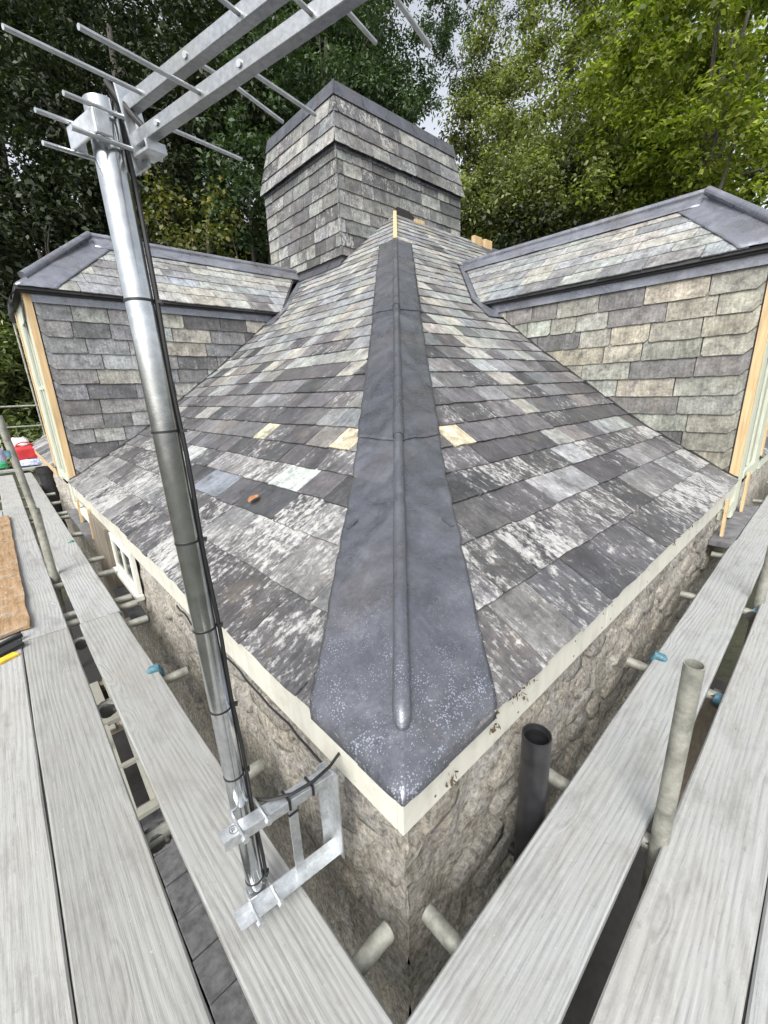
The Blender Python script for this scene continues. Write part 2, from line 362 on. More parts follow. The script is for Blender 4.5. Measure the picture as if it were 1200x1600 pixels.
# --- slates
def clip(poly, hps):
    for a, b, c in hps:
        out = []
        for i in range(len(poly)):
            p, q = poly[i], poly[(i+1) % len(poly)]
            fp = a*p[0] + b*p[1] + c; fq = a*q[0] + b*q[1] + c
            if fp >= 0: out.append(p)
            if (fp >= 0) != (fq >= 0):
                t = fp/(fp - fq); out.append((p[0] + t*(q[0]-p[0]), p[1] + t*(q[1]-p[1])))
        poly = out
        if len(poly) < 3: return []
    return poly
def area2(P): return abs(sum(P[i][0]*P[(i+1) % len(P)][1] - P[(i+1) % len(P)][0]*P[i][1] for i in range(len(P))))/2
def outline(u0, u1, v0, v1, rough=.0035, cham=(0, 0)):
    """worn slate outline, counter clockwise, v0 = tail (lower) edge; cham = chamfer of lower left / right corner"""
    j = lambda s=1.0: random.uniform(-rough, rough)*s
    P = []
    c0, c1 = cham; W = u1 - u0; n = max(3, int(W/.06))
    sk = random.uniform(-.004, .004)
    lo = lambda t: v0 + sk*(t - .5) + j(1.0)
    k0 = c0 or (random.uniform(.01, .03) if random.random() < .22 else 0.004)
    k1 = c1 or (random.uniform(.01, .03) if random.random() < .22 else 0.004)
    P.append((u0, v0 + k0 + j()*.4)); P.append((u0 + k0, lo(0)))
    for i in range(1, n): P.append((u0 + W*i/n + j(), lo(i/n)))
    P.append((u1 - k1, lo(1))); P.append((u1, v0 + k1 + j()*.4))
    P.append((u1 + j(.5), (v0+v1)/2)); P.append((u1, v1)); P.append((u0, v1)); P.append((u0 + j(.5), (v0+v1)/2))
    return P
class Slate:
    __slots__ = ('poly', 'fn', 'v0', 'v1', 'hb', 'ht', 't', 'col', 'rnd', 'area', 'name')
def slate_geo(s):
    n = len(s.poly); V = []; L = []
    for lay in (0, 1):
        for u, v in s.poly:
            k = (v - s.v0)/max(1e-6, (s.v1 - s.v0)); k = min(1, max(-.1, k))
            h = s.hb + (s.ht - s.hb)*k - (s.t if lay else 0)
            V.append(s.fn(u, v, h)); L.append((u, v, s.rnd))
    F = [tuple(range(n)), tuple(range(2*n-1, n-1, -1))] + [(i, i+n, (i+1) % n + n, (i+1) % n) for i in range(n)]
    return V, F, L
def slate_mesh(name, group):
    V = []; F = []; L = []; C = []
    for s in group:
        v, f, l = slate_geo(s); n = len(V)
        V += [tuple(p) for p in v]; F += [tuple(i + n for i in q) for q in f]; L += l; C += [s.col]*len(v)
    me = bpy.data.meshes.new(name); me.from_pydata(V, [], F); me.update()
    a = me.attributes.new('col', 'FLOAT_COLOR', 'POINT'); a.data.foreach_set('color', np.array(C, np.float32).ravel())
    a = me.attributes.new('loc', 'FLOAT_VECTOR', 'POINT'); a.data.foreach_set('vector', np.array(L, np.float32).ravel())
    me.materials.append(M['slate']); return me
def lay(fn, rows, urange, hps, width, colour, name='slate', rough=.0038, lift=.019, thick=.0095, over=1.35, cham_first=0, cham_last=0, gap=.006, flip=False):
    """rows: list of (v0, v1) exposed bands. Returns list of Slate."""
    out = []
    for ri, (v0, v1) in enumerate(rows):
        ua, ub = urange(v0, v1); u = ua - random.uniform(0, .8)*width(v0)*(0 if cham_first else 1); first = True
        while u < ub:
            wv = width(v0)*random.uniform(.68, 1.42); un = u + wv
            if ub - un < width(v0)*.45: un = ub
            vt = v1 + (v1 - v0)*(over - 1)
            ch = (cham_first if first else 0, cham_last if un >= ub - 1e-6 else 0)
            P = outline(u + gap/2, un - gap/2, v0 + random.uniform(-.004, .004), vt, rough, ch)
            P = clip(P, hps)
            if len(P) >= 3 and area2(P) > 1e-3:
                s = Slate(); s.poly = P; s.fn = fn; s.v0 = v0; s.v1 = vt; s.t = thick*random.uniform(.75, 1.4)
                s.hb = lift + random.uniform(-.002, .004); s.ht = .004; s.rnd = random.random()
                s.col = colour((u+un)/2, (v0+v1)/2); s.name = name
                if flip: s.poly = [p for p in reversed(P)]
                s.area = pixel_area([fn(p[0], p[1], .01) for p in P if p[1] <= v1 + .01] or [fn(*P[0], 0)]*3)
                out.append(s)
            u = un; first = False
    return out
def place(slates, parent, name, cap=10**9):
    slates = sorted(slates, key=lambda s: -s.area)
    for s in slates[:cap]:
        o = bpy.data.objects.new(name, slate_mesh(name, [s])); link(o, parent)
        o.matrix_parent_inverse = PINV[parent.name]
    return slates[cap:]
PINV = {}
def reg(o):                          # parents whose children are given in world coordinates
    w_ = o.matrix_basis.copy(); p = o.parent
    PINV[o.name] = (Matrix.Translation((0, 0, -GZ)) if False else Matrix.Identity(4))
    return o
# the house empty sits at ground height; its children carry world coordinates through matrix_parent_inverse
HINV = Matrix.Translation((0, 0, -GZ)); PINV[house.name] = HINV
def part(mb, name, mat, parent=None, **k):
    o = mb.build(name, mat, None, **k); p = parent or house; o.parent = p
    o.matrix_parent_inverse = PINV[p.name]; PINV[o.name] = Matrix.Identity(4); return o

pal_dark = [(.078, .077, .081), (.092, .090, .095), (.112, .108, .113), (.130, .127, .132), (.065, .066, .071)]
pal_mid = [(.175, .175, .178), (.20, .20, .20), (.16, .165, .17), (.19, .182, .172)]
pal_pale = [(.285, .30, .288), (.31, .315, .30), (.26, .274, .272), (.335, .328, .298), (.25, .263, .27), (.31, .303, .275), (.23, .24, .248)]
def jit(c, a=.12, lich=None):
    k = 1 + random.uniform(-a, a)
    return (c[0]*k*(1+random.uniform(-.04, .04)), c[1]*k, c[2]*k*(1+random.uniform(-.04, .04)), random.uniform(.15, .95) if lich is None else lich)
def col_roof(u, d):
    t = min(1, max(0, (d - 1.0)/1.6)); r = random.random()
    pale = .03 + .66*t; mid = .22 + .06*t
    if d < .9: return jit(random.choice(pal_dark + pal_mid[:2]), .18, random.uniform(.75, 1.42) if d < .5 else random.uniform(.45, 1.30))
    if r < pale: return jit(random.choice(pal_pale), .13, random.uniform(0, .4))
    if r < pale + mid: return jit(random.choice(pal_mid), .12, random.uniform(.2, .7))
    return jit(random.choice(pal_dark), .15, random.uniform(.3, 1.0))
COURSE = [-.018, .226, .462, .66, .838, .993, 1.153, 1.318, 1.478, 1.648, 1.822, 1.985, 2.15, 2.305, 2.455, 2.61, 2.76, 2.915, 3.07]
while COURSE[-1] < 5.2: COURSE.append(COURSE[-1] + .150)
rows = [(COURSE[i], COURSE[i+1]) for i in range(len(COURSE)-1) if COURSE[i+1] < 5.32]
width = lambda d: .40 if d < .3 else (.34 if d < .8 else (.29 if d < 1.6 else .27))

# dormer data:  eave edge u, eave z, ridge u, ridge z, ridge front d, front corner d, far eave u
RD = dict(ue=4.30, uc=4.40, ze=2.35, ur=5.30, zr=3.12, dr=.79, d0=-.08)
LD = dict(ue=5.55, uc=5.65, ze=2.53, ur=6.55, zr=3.38, dr=.917, d0=-.06)
def dz(z): return float(np.interp(z, KZ, KD))
for D in (RD, LD):
    D['dv0'] = dz(D['ze']); D['dv1'] = dz(D['zr']); D['s'] = (D['zr']-D['ze'])/(D['ur']-D['ue'])
CHX, CHY = 4.02, 5.21                # chimney near corner
CHX1, CHY1 = 7.0, 7.38

slope_parts = []
def roof_slope(fn, D, side):
    U = lambda d: D['uc'] if d < D['dv0'] else (D['ue'] + (d - D['dv0'])*(D['ur']-D['ue'])/(D['dv1']-D['dv0']) if d < D['dv1'] else 8.5)
    mb = MB(); ds = [-.005, .4, .85, 1.4, 2.0, 2.5, D['dv0'] - .001, D['dv0']+.001, 3.4, D['dv1']-.02]
    if side == 'R': ds += [D['dv1']+.001, 4.5, APEX]
    else: ds += [CHX]
    ds.sort()
    pts = []
    for d in ds:
        ub = U(d) if side == 'R' or d < D['dv1'] else D['ur']
        pts.append((fn(max(d, 0) , d, 0), fn(max(ub, d), d, 0)))
    for a, b in zip(pts[:-1], pts[1:]):
        mb.add([a[0], a[1], b[1], b[0]], [(0, 1, 2, 3)])
    if side == 'L':
        mb.add([fn(CHX, CHX, 0), fn(CHY, CHX, 0), fn(CHY, CHY, 0)], [(0, 1, 2)])
    o = part(mb, 'roof_slope', M['felt']); return o
R_sl = roof_slope(PR, RD, 'R'); L_sl = roof_slope(PL, LD, 'L')
def special(lst, u, d, col, dw=None):
    b = min(lst, key=lambda s: abs(sum(p[0] for p in s.poly)/len(s.poly) - u) + 2*abs((s.v0 + (s.v1-s.v0)/2.7) - d))
    b.col = col
hipcut = (1, -1, -.22); hiptop = (1, -1, -.03)
def valley_hp(D, off): # keep u below the valley line
    k = (D['ur']-D['ue'])/(D['dv1']-D['dv0']); return (-1, k, D['ue'] - off - D['dv0']*k)
sr = lay(PR, [r for r in rows if r[0] < RD['dv0'] - .1], lambda a, b: (a, RD['uc']-.004), [hipcut, (-1, 0, RD['uc']-.004)], width, col_roof)
sr += lay(PR, [r for r in rows if RD['dv0'] - .1 <= r[0] < RD['dv1']-.05], lambda a, b: (a, RD['ue'] + (b-RD['dv0'])*1.02+.2), [hipcut, valley_hp(RD, .16)], width, col_roof)
sr += lay(PR, [r for r in rows if r[0] >= RD['dv1']-.05], lambda a, b: (a, 7.3), [hiptop, (0, -1, APEX)], width, col_roof)
slf = lay(PL, [r for r in rows if r[0] < LD['dv0'] - .1], lambda a, b: (a, LD['uc']-.004), [hipcut, (-1, 0, LD['uc']-.004)], width, col_roof, flip=True)
slf += lay(PL, [r for r in rows if LD['dv0'] - .1 <= r[0] < CHX-.02], lambda a, b: (a, LD['ue'] + (b-LD['dv0'])*1.02+.2), [hipcut, valley_hp(LD, .13), (0, -1, CHX-.01)], width, col_roof, flip=True)
slf += lay(PL, [r for r in rows if r[0] >= CHX-.15], lambda a, b: (a, CHY), [hiptop, (-1, 0, CHY-.01)], width, col_roof, flip=True)
CREAM = (.52, .46, .335, .05); WHITE = (.45, .485, .46, .3)
special(sr, 1.60, 1.06, CREAM); special(slf, 1.56, 1.06, CREAM); special(slf, 2.55, 1.08, (.47, .45, .33, .1)); special(slf, 1.62, .745, WHITE)
special(slf, 3.4, .745, (.36, .37, .37, .5)); special(sr, 1.75, .57, (.27, .27, .28, .8)); special(sr, 2.55, .75, (.33, .34, .35, .6))
special(slf, 2.5, .58, (.19, .21, .24, .5))
# the 300 slates that show largest are objects, the small rest of each slope is one part
allm = sorted([(s, 'R') for s in sr] + [(s, 'L') for s in slf], key=lambda q: -q[0].area)
for s, k in allm[:300]:
    p = R_sl if k == 'R' else L_sl
    o = bpy.data.objects.new('slate', slate_mesh('slate', [s])); link(o, p)
for k, p in (('R', R_sl), ('L', L_sl)):
    rest = [s for s, q in allm[300:] if q == k]
    o = bpy.data.objects.new('upper_slates', slate_mesh('upper_slates', rest)); link(o, p); tag(o, kind='stuff')
# roof carrying on past the dormers
for fn, u0, u1 in ((PR, 5.95, 9.0), (PL, 7.20, 12.2)):
    o = part(MB().add([fn(u0, 0), fn(u1, 0), fn(u1, .85), fn(u0, .85)], [(0, 1, 2, 3)]).add([fn(u0, .85), fn(u1, .85), fn(u1, 1.95), fn(u0, 1.95)], [(0, 1, 2, 3)]), 'roof_slope', M['felt'])
    far = lay(fn, [r for r in rows if r[1] < 2.0], lambda a, b: (u0, u1), [(1, 0, -u0), (-1, 0, u1)], width, col_roof, flip=fn is PL)
    q = bpy.data.objects.new('far_slates', slate_mesh('far_slates', far)); link(q, o); tag(q, kind='stuff')

# --- lead along the hip
def lead_sheet(fn, d0, d1, h0, w0, w1, mat, nd=46, nu=16, flip=False):
    def f(a, b):
        d = d0 + (d1-d0)*b; wd = w0 + (w1-w0)*b; wd += .006*mnoise.noise(Vector((d*9, 3.1, d0)))
        u = d + wd*a
        i = max(k for k in range(len(COURSE)) if COURSE[k] <= max(d, COURSE[0]))
        saw = (d - COURSE[i])/(COURSE[i+1]-COURSE[i]); step = .012*(1 - saw)*min(1, .25 + a*1.1)
        if saw < .10: step *= saw/.10
        q = Vector((u*9, d*9, 5.0 if flip else 1.0))
        h = h0 + step*(.9 if d < 1.1 else .5) + .0085*mnoise.noise(q) + .0048*mnoise.noise(q*2.3) + .0020*mnoise.noise(q*6)
        if d < -.005: h -= (-.005-d)*.5
        sk_ = sl_at(d)/math.sqrt(1 + sl_at(d)**2)*h; u = d - sk_ + (wd + sk_)*a
        return fn(u, d, h)
    n = MB().grid(f, nu, nd)
    if flip: n.f = [tuple(reversed(q)) for q in n.f]
    o = part(n, 'lead_sheet', mat, smooth='all')
    m = o.modifiers.new('thickness', 'SOLIDIFY'); m.thickness = .004; m.offset = 1
    return o
for fn, fl in ((PR, False), (PL, True)):
    lead_sheet(fn, -.028, 1.10, .020, .385, .325, M['lead_sp'], 64, 18, fl)
    lead_sheet(fn, 1.075, 2.46, .0265, .335, .305, M['lead'], 60, 12, fl)
    lead_sheet(fn, 2.43, 4.02, .033, .315, .30, M['lead'], 50, 10, fl)
    # clips at the edges of the sheets
    for d in (.545, 1.20, 1.46):
        c = MB(); p = fn(d + .33, d, .034); q = fn(d + .33, d + .055, .034); r = fn(d + .305, d, .036); s_ = fn(d + .305, d+.055, .036)
        c.add([p, r, s_, q] + [x - Vector((0, 0, .004)) for x in (p, r, s_, q)], [(0,1,2,3),(7,6,5,4),(0,4,5,1),(1,5,6,2),(2,6,7,3),(3,7,4,0)])
        part(c, 'lead_clip', M['lead'])
def hipline(d, h=0): return Vector((d, d, zr(d) + h))
def corner_pt(a, b):
    d = -.032 + .19*b; t_ = 2*a - 1; wv = abs(t_)*(.17 + .02*mnoise.noise(Vector((b*4, t_*3, 0)))); r = math.sqrt(wv*wv + .0009) - .03
    h = .034 - .026*max(abs(t_)**2, b**3) + .002*mnoise.noise(Vector((a*9, b*5, 2))) - (.02*max(0, .1 - b)*10*.5); k = .5 + .5*math.tanh(t_*9)
    return PR(d + wv, d, h)*k + PL(d + wv, d, h)*(1-k)
o = part(MB().grid(corner_pt, 36, 14), 'lead_corner', M['lead_sp'], smooth='all'); m_ = o.modifiers.new('t', 'SOLIDIFY'); m_.thickness = .003
def hip_roll(d0, d1, r, mat, end=False):
    n = 26; pts = []; rs = []
    for i in range(n + 1):
        d = d0 + (d1-d0)*i/n; pts.append(hipline(d, .040 + .0015*mnoise.noise(Vector((d*5, 7, 0))))); rs.append(r*(1 + .06*mnoise.noise(Vector((d*6, 0, 0)))) + (.003 if i < 2 and not end else 0))
    if end:
        pts = [hipline(d0 - .034, .026), hipline(d0 - .032, .028), hipline(d0 - .024, .034), hipline(d0 - .010, .041)] + pts; rs = [.008, r*.62, r*.88, r] + rs
    return part(MB().tube(pts, rs, 20), 'hip_roll', mat, smooth=True)
hip_roll(.108, 1.10, .026, M['lead_sp'], True); hip_roll(1.08, 2.46, .029, M['lead']); hip_roll(2.44, 4.02, .032, M['lead'])
part(MB().beam(hipline(4.0, .045), hipline(5.12, .05), .055, .06), 'hip_batten', M['timber'], bevel=.003)
# drip edge of lead over the fascia corner
part(MB().add([(-.012, .40, .405), (-.022, -.02, .405), (.40, -.012, .405), (.40, -.006, .38), (-.012, -.012, .376), (-.006, .40, .38)], [(0, 1, 4, 5), (1, 2, 3, 4)]), 'lead_drip', M['lead'])

# --- fascias
def fascia(a, b, y0, t, z0, z1, name='fascia', mat='fascia'):
    return MB().box((a, y0, z0), (b, y0 + t, z1))
for a_, b_ in ((-.004, 1.318), (1.322, 4.36)): part(MB().box((a_, 0, .255), (b_, .022, .402)), 'fascia', M['fascia'], bevel=.003)
for x in (.12, .55, .98, 1.27, 1.37, 1.9, 2.4, 3.0):
    for zz in (.285, .355): part(MB().tube([(x, -.0015, zz), (x, .002, zz)], .004, 8), 'nail_head', M['coupler'])
part(MB().box((.024, -.004, .372), (1.15, 0.0, .403)), 'fascia_strip', M['fascia'], bevel=.001)
for a_, b_ in ((.0225, 1.898), (1.902, 5.62)): part(MB().box((-.004, a_, .255), (.018, b_, .402)), 'fascia', M['fascia'], bevel=.003)
part(MB().box((.02, .023, .30), (4.36, .10, .33)), 'soffit', M['dark']); part(MB().box((.0185, .101, .30), (.10, 5.6, .33)), 'soffit', M['dark'])
for (u0, u1, ax) in ((6.0, 9, 0), (7.25, 12.2, 1)):
    part(MB().box((u0, 0, .28), (u1, .022, .40)) if ax == 0 else MB().box((0, u0, .28), (.022, u1, .40)), 'fascia', M['timber' if ax else 'green'])

# --- walls (rough render over rubble)
def wall(ax, L):
    def stone(u, z):
        q = Vector((u*2.1 + 7*ax, z*3.9, 2.2 + ax)); dd = mnoise.voronoi(q)[0]
        e = min(1, (dd[1] - dd[0])*3.0)
        return .012*e + .012*mnoise.noise(Vector((u*1.7, z*1.7, 9+ax))) + .014*mnoise.noise(Vector((u*9, z*9, ax))) + .012*mnoise.noise(Vector((u*27, z*27, ax)))
    nu = int(L/.022); nz = 110
    def f(a, b):
        u = .03 + (L-.03)*a; z = GZ - .1 + (.27 - GZ + .1)*b
        k = min(1, (u-.03)/.12); h = (stone(u, z) - .009)*k + (.03*mnoise.noise(Vector((z*4, 0, 4))) + .016*mnoise.noise(Vector((z*17, 0, 4))))*(1-k)
        return (u, .032 - h, z) if ax == 0 else (.032 - h, u, z)
    m = MB().grid(f, nu, nz)
    if ax: m.f = [tuple(reversed(q)) for q in m.f]
    return part(m, 'wall', M['wall'], smooth='all')
WR = wall(0, 9.0); WLf = wall(1, 12.2)
def stones(ax, w_, L, n_rows):
    z = .22
    for r_ in range(n_rows):
        hgt = random.uniform(.085, .16); u = .05 + random.uniform(0, .1)
        while u < L:
            wd = random.uniform(.13, .36)
            if random.random() < .62 and not (ax == 1 and 2.75 < u + wd and u < 4.5):
                cu, cz = u + wd/2, z - hgt/2 + random.uniform(-.02, .02); n = 9; V = []; base = random.uniform(.0, .012)
                for ring, k, hh in ((0, 1.0, -.030), (1, .93, .003), (2, .62, .007)):
                    for i in range(n):
                        a = 2*math.pi*i/n; q = (abs(math.cos(a))**3.2 + abs(math.sin(a))**3.2)**(-1/3.2)
                        q *= 1 + .30*mnoise.noise(Vector((cu*5 + math.cos(a), cz*5 + math.sin(a), 3 + ax)))
                        x = cu + math.cos(a)*q*wd*.47*k; zz = cz + math.sin(a)*q*hgt*.45*k
                        h = hh + base + .010*mnoise.noise(Vector((x*14, zz*14, ax))) + .006*mnoise.noise(Vector((x*41, zz*41, ax)))
                        V.append((x, .032 - h, zz) if ax == 0 else (.032 - h, x, zz))
                h = .008 + base; V.append((cu, .032 - h, cz) if ax == 0 else (.032 - h, cu, cz))
                F = [(j*n + i, j*n + (i+1) % n, (j+1)*n + (i+1) % n, (j+1)*n + i) for j in range(2) for i in range(n)] + [(2*n + i, 2*n + (i+1) % n, 3*n) for i in range(n)]
                if ax: F = [tuple(reversed(f)) for f in F]
                o = part(MB().add(V, F), 'stone', M['stone%d' % random.randrange(3)], w_, smooth='all')
            u += wd + random.uniform(.012, .05)
        z -= hgt + random.uniform(.01, .03)
stones(0, WR, 3.7, 6); stones(1, WLf, 4.6, 6)
part(MB().box((.10, 7.6, GZ), (9, 12.1, .34)), 'wing', M['dark']); part(MB().box((6.3, .10, GZ), (8.95, 7.58, .34)), 'wing', M['dark'])

# --- window, post and slab in the left wall
wn = part(MB().box((-.012, 2.84, -.08), (.02, 2.90, .25)).box((-.012, 3.52, -.08), (.02, 3.58, .25)).box((-.012, 2.90, -.08), (.02, 3.52, -.03)).box((-.012, 2.90, .20), (.02, 3.52, .25)), 'window', M['white'], bevel=.003)
part(MB().box((.0, 2.901, -.029), (.012, 3.519, .199)), 'pane', M['glass'], wn); part(MB().box((-.008, 3.18, -.029), (.016, 3.215, .199)), 'glazing_bar', M['white'], wn)
part(MB().box((-.035, 2.80, -.125), (.02, 3.62, -.082)), 'window_sill', M['white'], bevel=.005)
for i in range(3): part(MB().box((-.035 + .004*(i % 2), 3.66 + i*.25, -.62), (.03, 3.90 + i*.25, .262)), 'timber_panel', M['oldwood'], bevel=.004)
part(MB().box((-.075, 2.85, -.34), (.03, 3.64, -.30)), 'slate_ledge', M['slab'], bevel=.004)
part(MB().box((-.085, 4.62, -.045), (.12, 6.05, .0)), 'slate_ledge', M['slab'], bevel=.004)
part(MB().box((3.72, -.132, -.03), (5.2, .02, .018)), 'slate_ledge', M['slab'], bevel=.004)
part(MB().box((-.02, 4.55, .10), (.03, 5.6, .17)), 'window_head', M['white'], bevel=.003)
part(MB().box((3.95, -.01, .14), (4.5, .03, .22)), 'window_head', M['green'], bevel=.003)
part(MB().beam((3.90, -.035, .01), (3.96, -.022, .33), .05, .022, (0, 1, 0)), 'lath', M['timber'])
part(MB().beam((4.86, -.035, .02), (4.90, -.03, .42), .06, .022, (0, 1, 0)), 'lath', M['timber'])
part(MB().beam((-.03, 5.2, -.0), (-.022, 5.22, .27), .045, .022, (1, 0, 0)), 'lath', M['timber'])
part(MB().beam((-.03, 4.50, -.03), (-.022, 4.46, .30), .03, .02, (1, 0, 0)), 'lath', M['timber'])

# --- dormers
def dormer(D, fn3, side):
    """fn3(u, d, z) -> world; u runs along the eave of the main roof, d goes in from the eave"""
    farc = D['uc'] + 1.50; far = farc + .12
    ue, ur, ze, zt, d0, dr = D['ue'], D['ur'], D['ze'], D['zr'], D['d0'], D['dr']
    fl = side == 'L'
    # cheek wall
    zc = ze - .02
    ck = MB(); n = 14; a = []
    dmax = dz(zc)
    for i in range(n + 1):
        d = .06 + (dmax - .06)*i/n; a.append((d, zr(d)))
    top = [fn3(D['uc'] + .012, d, zc) for d, z in a]; bot = [fn3(D['uc'] + .012, d, z - .05) for d, z in a]
    for i in range(n): ck.add([bot[i], bot[i+1], top[i+1], top[i]], [(0, 1, 2, 3)])
    cheek = part(ck, 'dormer_cheek', M['felt'])
    CF = lambda u, v, h=0.0: fn3(D['uc'] + .010 - h, u, v)
    step = .172; z0 = .50; rws = []
    zz = ze - .13
    while zz > z0 - .1: rws.append((zz - step, zz)); zz -= step
    def hps_slope():
        H = []; K = [(0, .42), (.85, .896), (2.0, KZ[2]), (4.0, zr(4.0))]
        return K
    K = hps_slope()
    def colc(u, v):
        r = random.random()
        if side == 'R':
            c = random.choice([(.30, .288, .238), (.265, .258, .218), (.33, .31, .25), (.25, .253, .228), (.29, .298, .27)]) if r < .72 else random.choice([(.145, .143, .14), (.175, .168, .16)])
            if v < .9: c = tuple(k*.68 for k in c)
        else:
            c = random.choice([(.26, .268, .268), (.225, .23, .233), (.30, .31, .30), (.19, .194, .20)]) if r < .66 else (random.choice([(.105, .105, .11), (.13, .128, .132)]) if r < .88 else (.31, .30, .265))
        return jit(c, .14, random.uniform(.25, .8))
    cs = []
    for (v0, v1) in rws:
        # limit by the roof line, which rises with d : keep z above the roof
        hp_ = []
        dm = dz(max(v0, .43)) if v0 > .43 else 0.0
        dend = dz(v1) if v1 > .43 else 0
        s = sl_at((dm + dend)/2)
        dmid = (dm+dend)/2; hp_.append((-s, 1, -(zr(dmid) - s*dmid) - .012))
        cs += lay(CF, [(v0, v1)], lambda a, b: (.070, dend + .02), hp_, lambda v: .40, colc, rough=.004, lift=.020, thick=.010, over=1.2, cham_first=.05, gap=.009, flip=not fl)
    for s in cs: s.rnd = random.random()
    for s in cs:
        o = bpy.data.objects.new('cheek_slate', slate_mesh('cheek_slate', [s])); link(o, cheek)
    # lead apron band and dark soffit above the cheek
    part(MB().grid(lambda a, b: fn3(D['uc'] - .022 + .004*mnoise.noise(Vector((a*20, b*3, 0))), .06 + (dz(ze-.10)-.06)*a, ze - .135 + .10*b), 30, 3), 'lead_apron', M['lead_new'], cheek, smooth='all')
    part(MB().obox(fn3(D['uc'] - .035, (d0+D['dv0'])/2, ze - .028), fn3(.03, 0, 0) - fn3(0, 0, 0), fn3(0, (D['dv0']-d0)/2-.03, 0) - fn3(0, 0, 0), Vector((0, 0, .022))), 'eave_board', M['rubber'], cheek)
    # black strip along the cheek foot is built further down
    # roof planes
    dv1 = min(D['dv1'], CHX - .01) if side == 'L' else D['dv1']
    A = fn3(ue, d0, ze); B = fn3(ue, D['dv0'], ze); Cc = fn3(ur, dv1, zt); Dd = fn3(ur, dr, zt); E = fn3(far, d0, ze); F = fn3(far, D['dv0'], ze)
    dn = Vector((0, 0, .03))
    rf = MB().add([A, B, Cc, Dd, E, F], [(0, 1, 2, 3), (5, 4, 3, 2), (4, 0, 3)]).add([A-dn, B-dn, E-dn, F-dn, A, B, E, F], [(0, 1, 5, 4), (2, 3, 7, 6), (0, 4, 6, 2), (0, 2, 3, 1)])
    roof = part(rf, 'dormer_roof', M['felt'])
    sD = D['s']; kk = 1/math.sqrt(1 + sD*sD)
    def DF(u, v, h=0.0):              # u = d along the dormer eave, v = horizontal run from the eave
        return fn3(ue + v - sD*kk*h, u, ze + sD*v + kk*h)
    run = ur - ue
    g0 = [0.0]
    gs = [.165, .15, .145, .14, .135, .13]
    for q in gs: g0.append(g0[-1] + q)
    k = (dr - d0)/run; kv = (dv1 - D['dv0'])/run
    hip_hp = (1, -k, -(d0 + .30)); val_hp = (-1, kv, D['dv0'] - .03)
    pale = lambda u, v: jit(random.choice(pal_pale + pal_mid[:2] + ([(.30, .33, .36)] if side == 'L' else [(.30, .30, .31)])), .13, random.uniform(.1, .5))
    ds_ = lay(DF, [(g0[i] - .012, g0[i+1] - .012) for i in range(len(gs))], lambda a, b: (d0 + .2, dv1), [hip_hp, val_hp], lambda v: .36, pale, lift=.014, flip=not fl)
    for s in ds_:
        o = bpy.data.objects.new('dormer_slate', slate_mesh('dormer_slate', [s])); link(o, roof)
    # lead hip apron, ridge apron, rolls
    def sh(poly_fn, nu, nv, name): 
        m = MB().grid(poly_fn, nu, nv); o = part(m, name, M['lead_new'], roof, smooth='all'); mm = o.modifiers.new('t', 'SOLIDIFY'); mm.thickness = .004; mm.offset = 0; return o
    rip = lambda a, b: .020 + .005*mnoise.noise(Vector((a*6, b*6, ur)))
    sh(lambda a, b: DF(d0 + k*run*b + (.36)*a, run*b - (.015 if b < .01 else 0), rip(a, b)), 10, 16, 'lead_hip_apron')
    sh(lambda a, b: DF(dr + (dv1 - dr + .04)*a, run*(.80 + .20*b), rip(a*4, b) + .006), 30, 4, 'lead_ridge_apron')
    # front (hip end) plane in lead and slate colour
    sh(lambda a, b: fn3(ue + (far-ue)*(a*(1-b) + .5*b), d0 + (dr-d0)*b, ze + (zt-ze)*b + .012), 12, 10, 'lead_hip_end')
    sh(lambda a, b: fn3(far - (far-ur)*b, d0 + (D['dv0']-d0)*a + ((dr-d0)*(1-a) + (dv1-D['dv0'])*a)*b, ze + (zt-ze)*b + .012), 16, 8, 'lead_far_slope')
    rl = lambda P0, P1, r: part(MB().tube([P0 + (P1-P0)*t for t in np.linspace(0, 1, 14)], r, 14), 'lead_roll', M['lead_new'], roof, smooth=True)
    up = Vector((0, 0, .035)); rl(Dd + up, Cc + up, .036); rl(A + (Dd-A)*.10 + up, Dd + up + Vector((0, 0, .006)), .042); rl(E + (Dd-E)*.10 + up, Dd + up, .040)
    part(MB().tube([A + (Dd-A)*.60 + up, A + (Dd-A)*.63 + up], .045, 14), 'roll_lap', M['lead_new'], roof, smooth=True)
    # valley lead on the main roof
    vw = .17; vt = (dv1 - D['dv0'])
    vs = [(D['ue'] + (D['ur']-D['ue'])*t*((dv1-D['dv0'])/(D['dv1']-D['dv0'])), D['dv0'] + vt*t) for t in np.linspace(-.02, 1.0, 12)]
    mf = PR if side == 'R' else PL
    m = MB().grid(lambda a, b: mf(vs[int(round(b*11))][0] + .05 - vw*(1-a), vs[int(round(b*11))][1], .010 + .010*abs(a-.5)), 4, 11)
    o = part(m, 'valley_lead', M['lead_new'], None, smooth='all')
    u0, dd0 = D['ue'], D['dv0']
    sk = MB().grid(lambda a, b: mf(D['uc'] - .02 - (.30 - .12*a)*(1-b)*1.0 + .02*b, dd0 - .30 + .36*a, .026 + .012*b), 6, 6)
    part(sk, 'lead_saddle', M['lead_new'], None, smooth='all')
    # thin black strip where the cheek meets the roof
    part(MB().grid(lambda a, b: mf(D['uc'] - .018*(1-b) , .0 + (D['dv0']-.15)*a, .020 + .012*b), 24, 1), 'cheek_foot_strip', M['rubber'], None)
    # front frame: batten, painted posts, sill, glazing
    fb = part(MB().obox(fn3(D['uc'] + .022, .028, (zc + .46)/2), fn3(.026, 0, 0) - fn3(0, 0, 0), fn3(0, .034, 0) - fn3(0, 0, 0), Vector((0, 0, (zc - .46)/2))), 'corner_batten', M['timber'], bevel=.002)
    zl = .02 if side == 'R' else .05
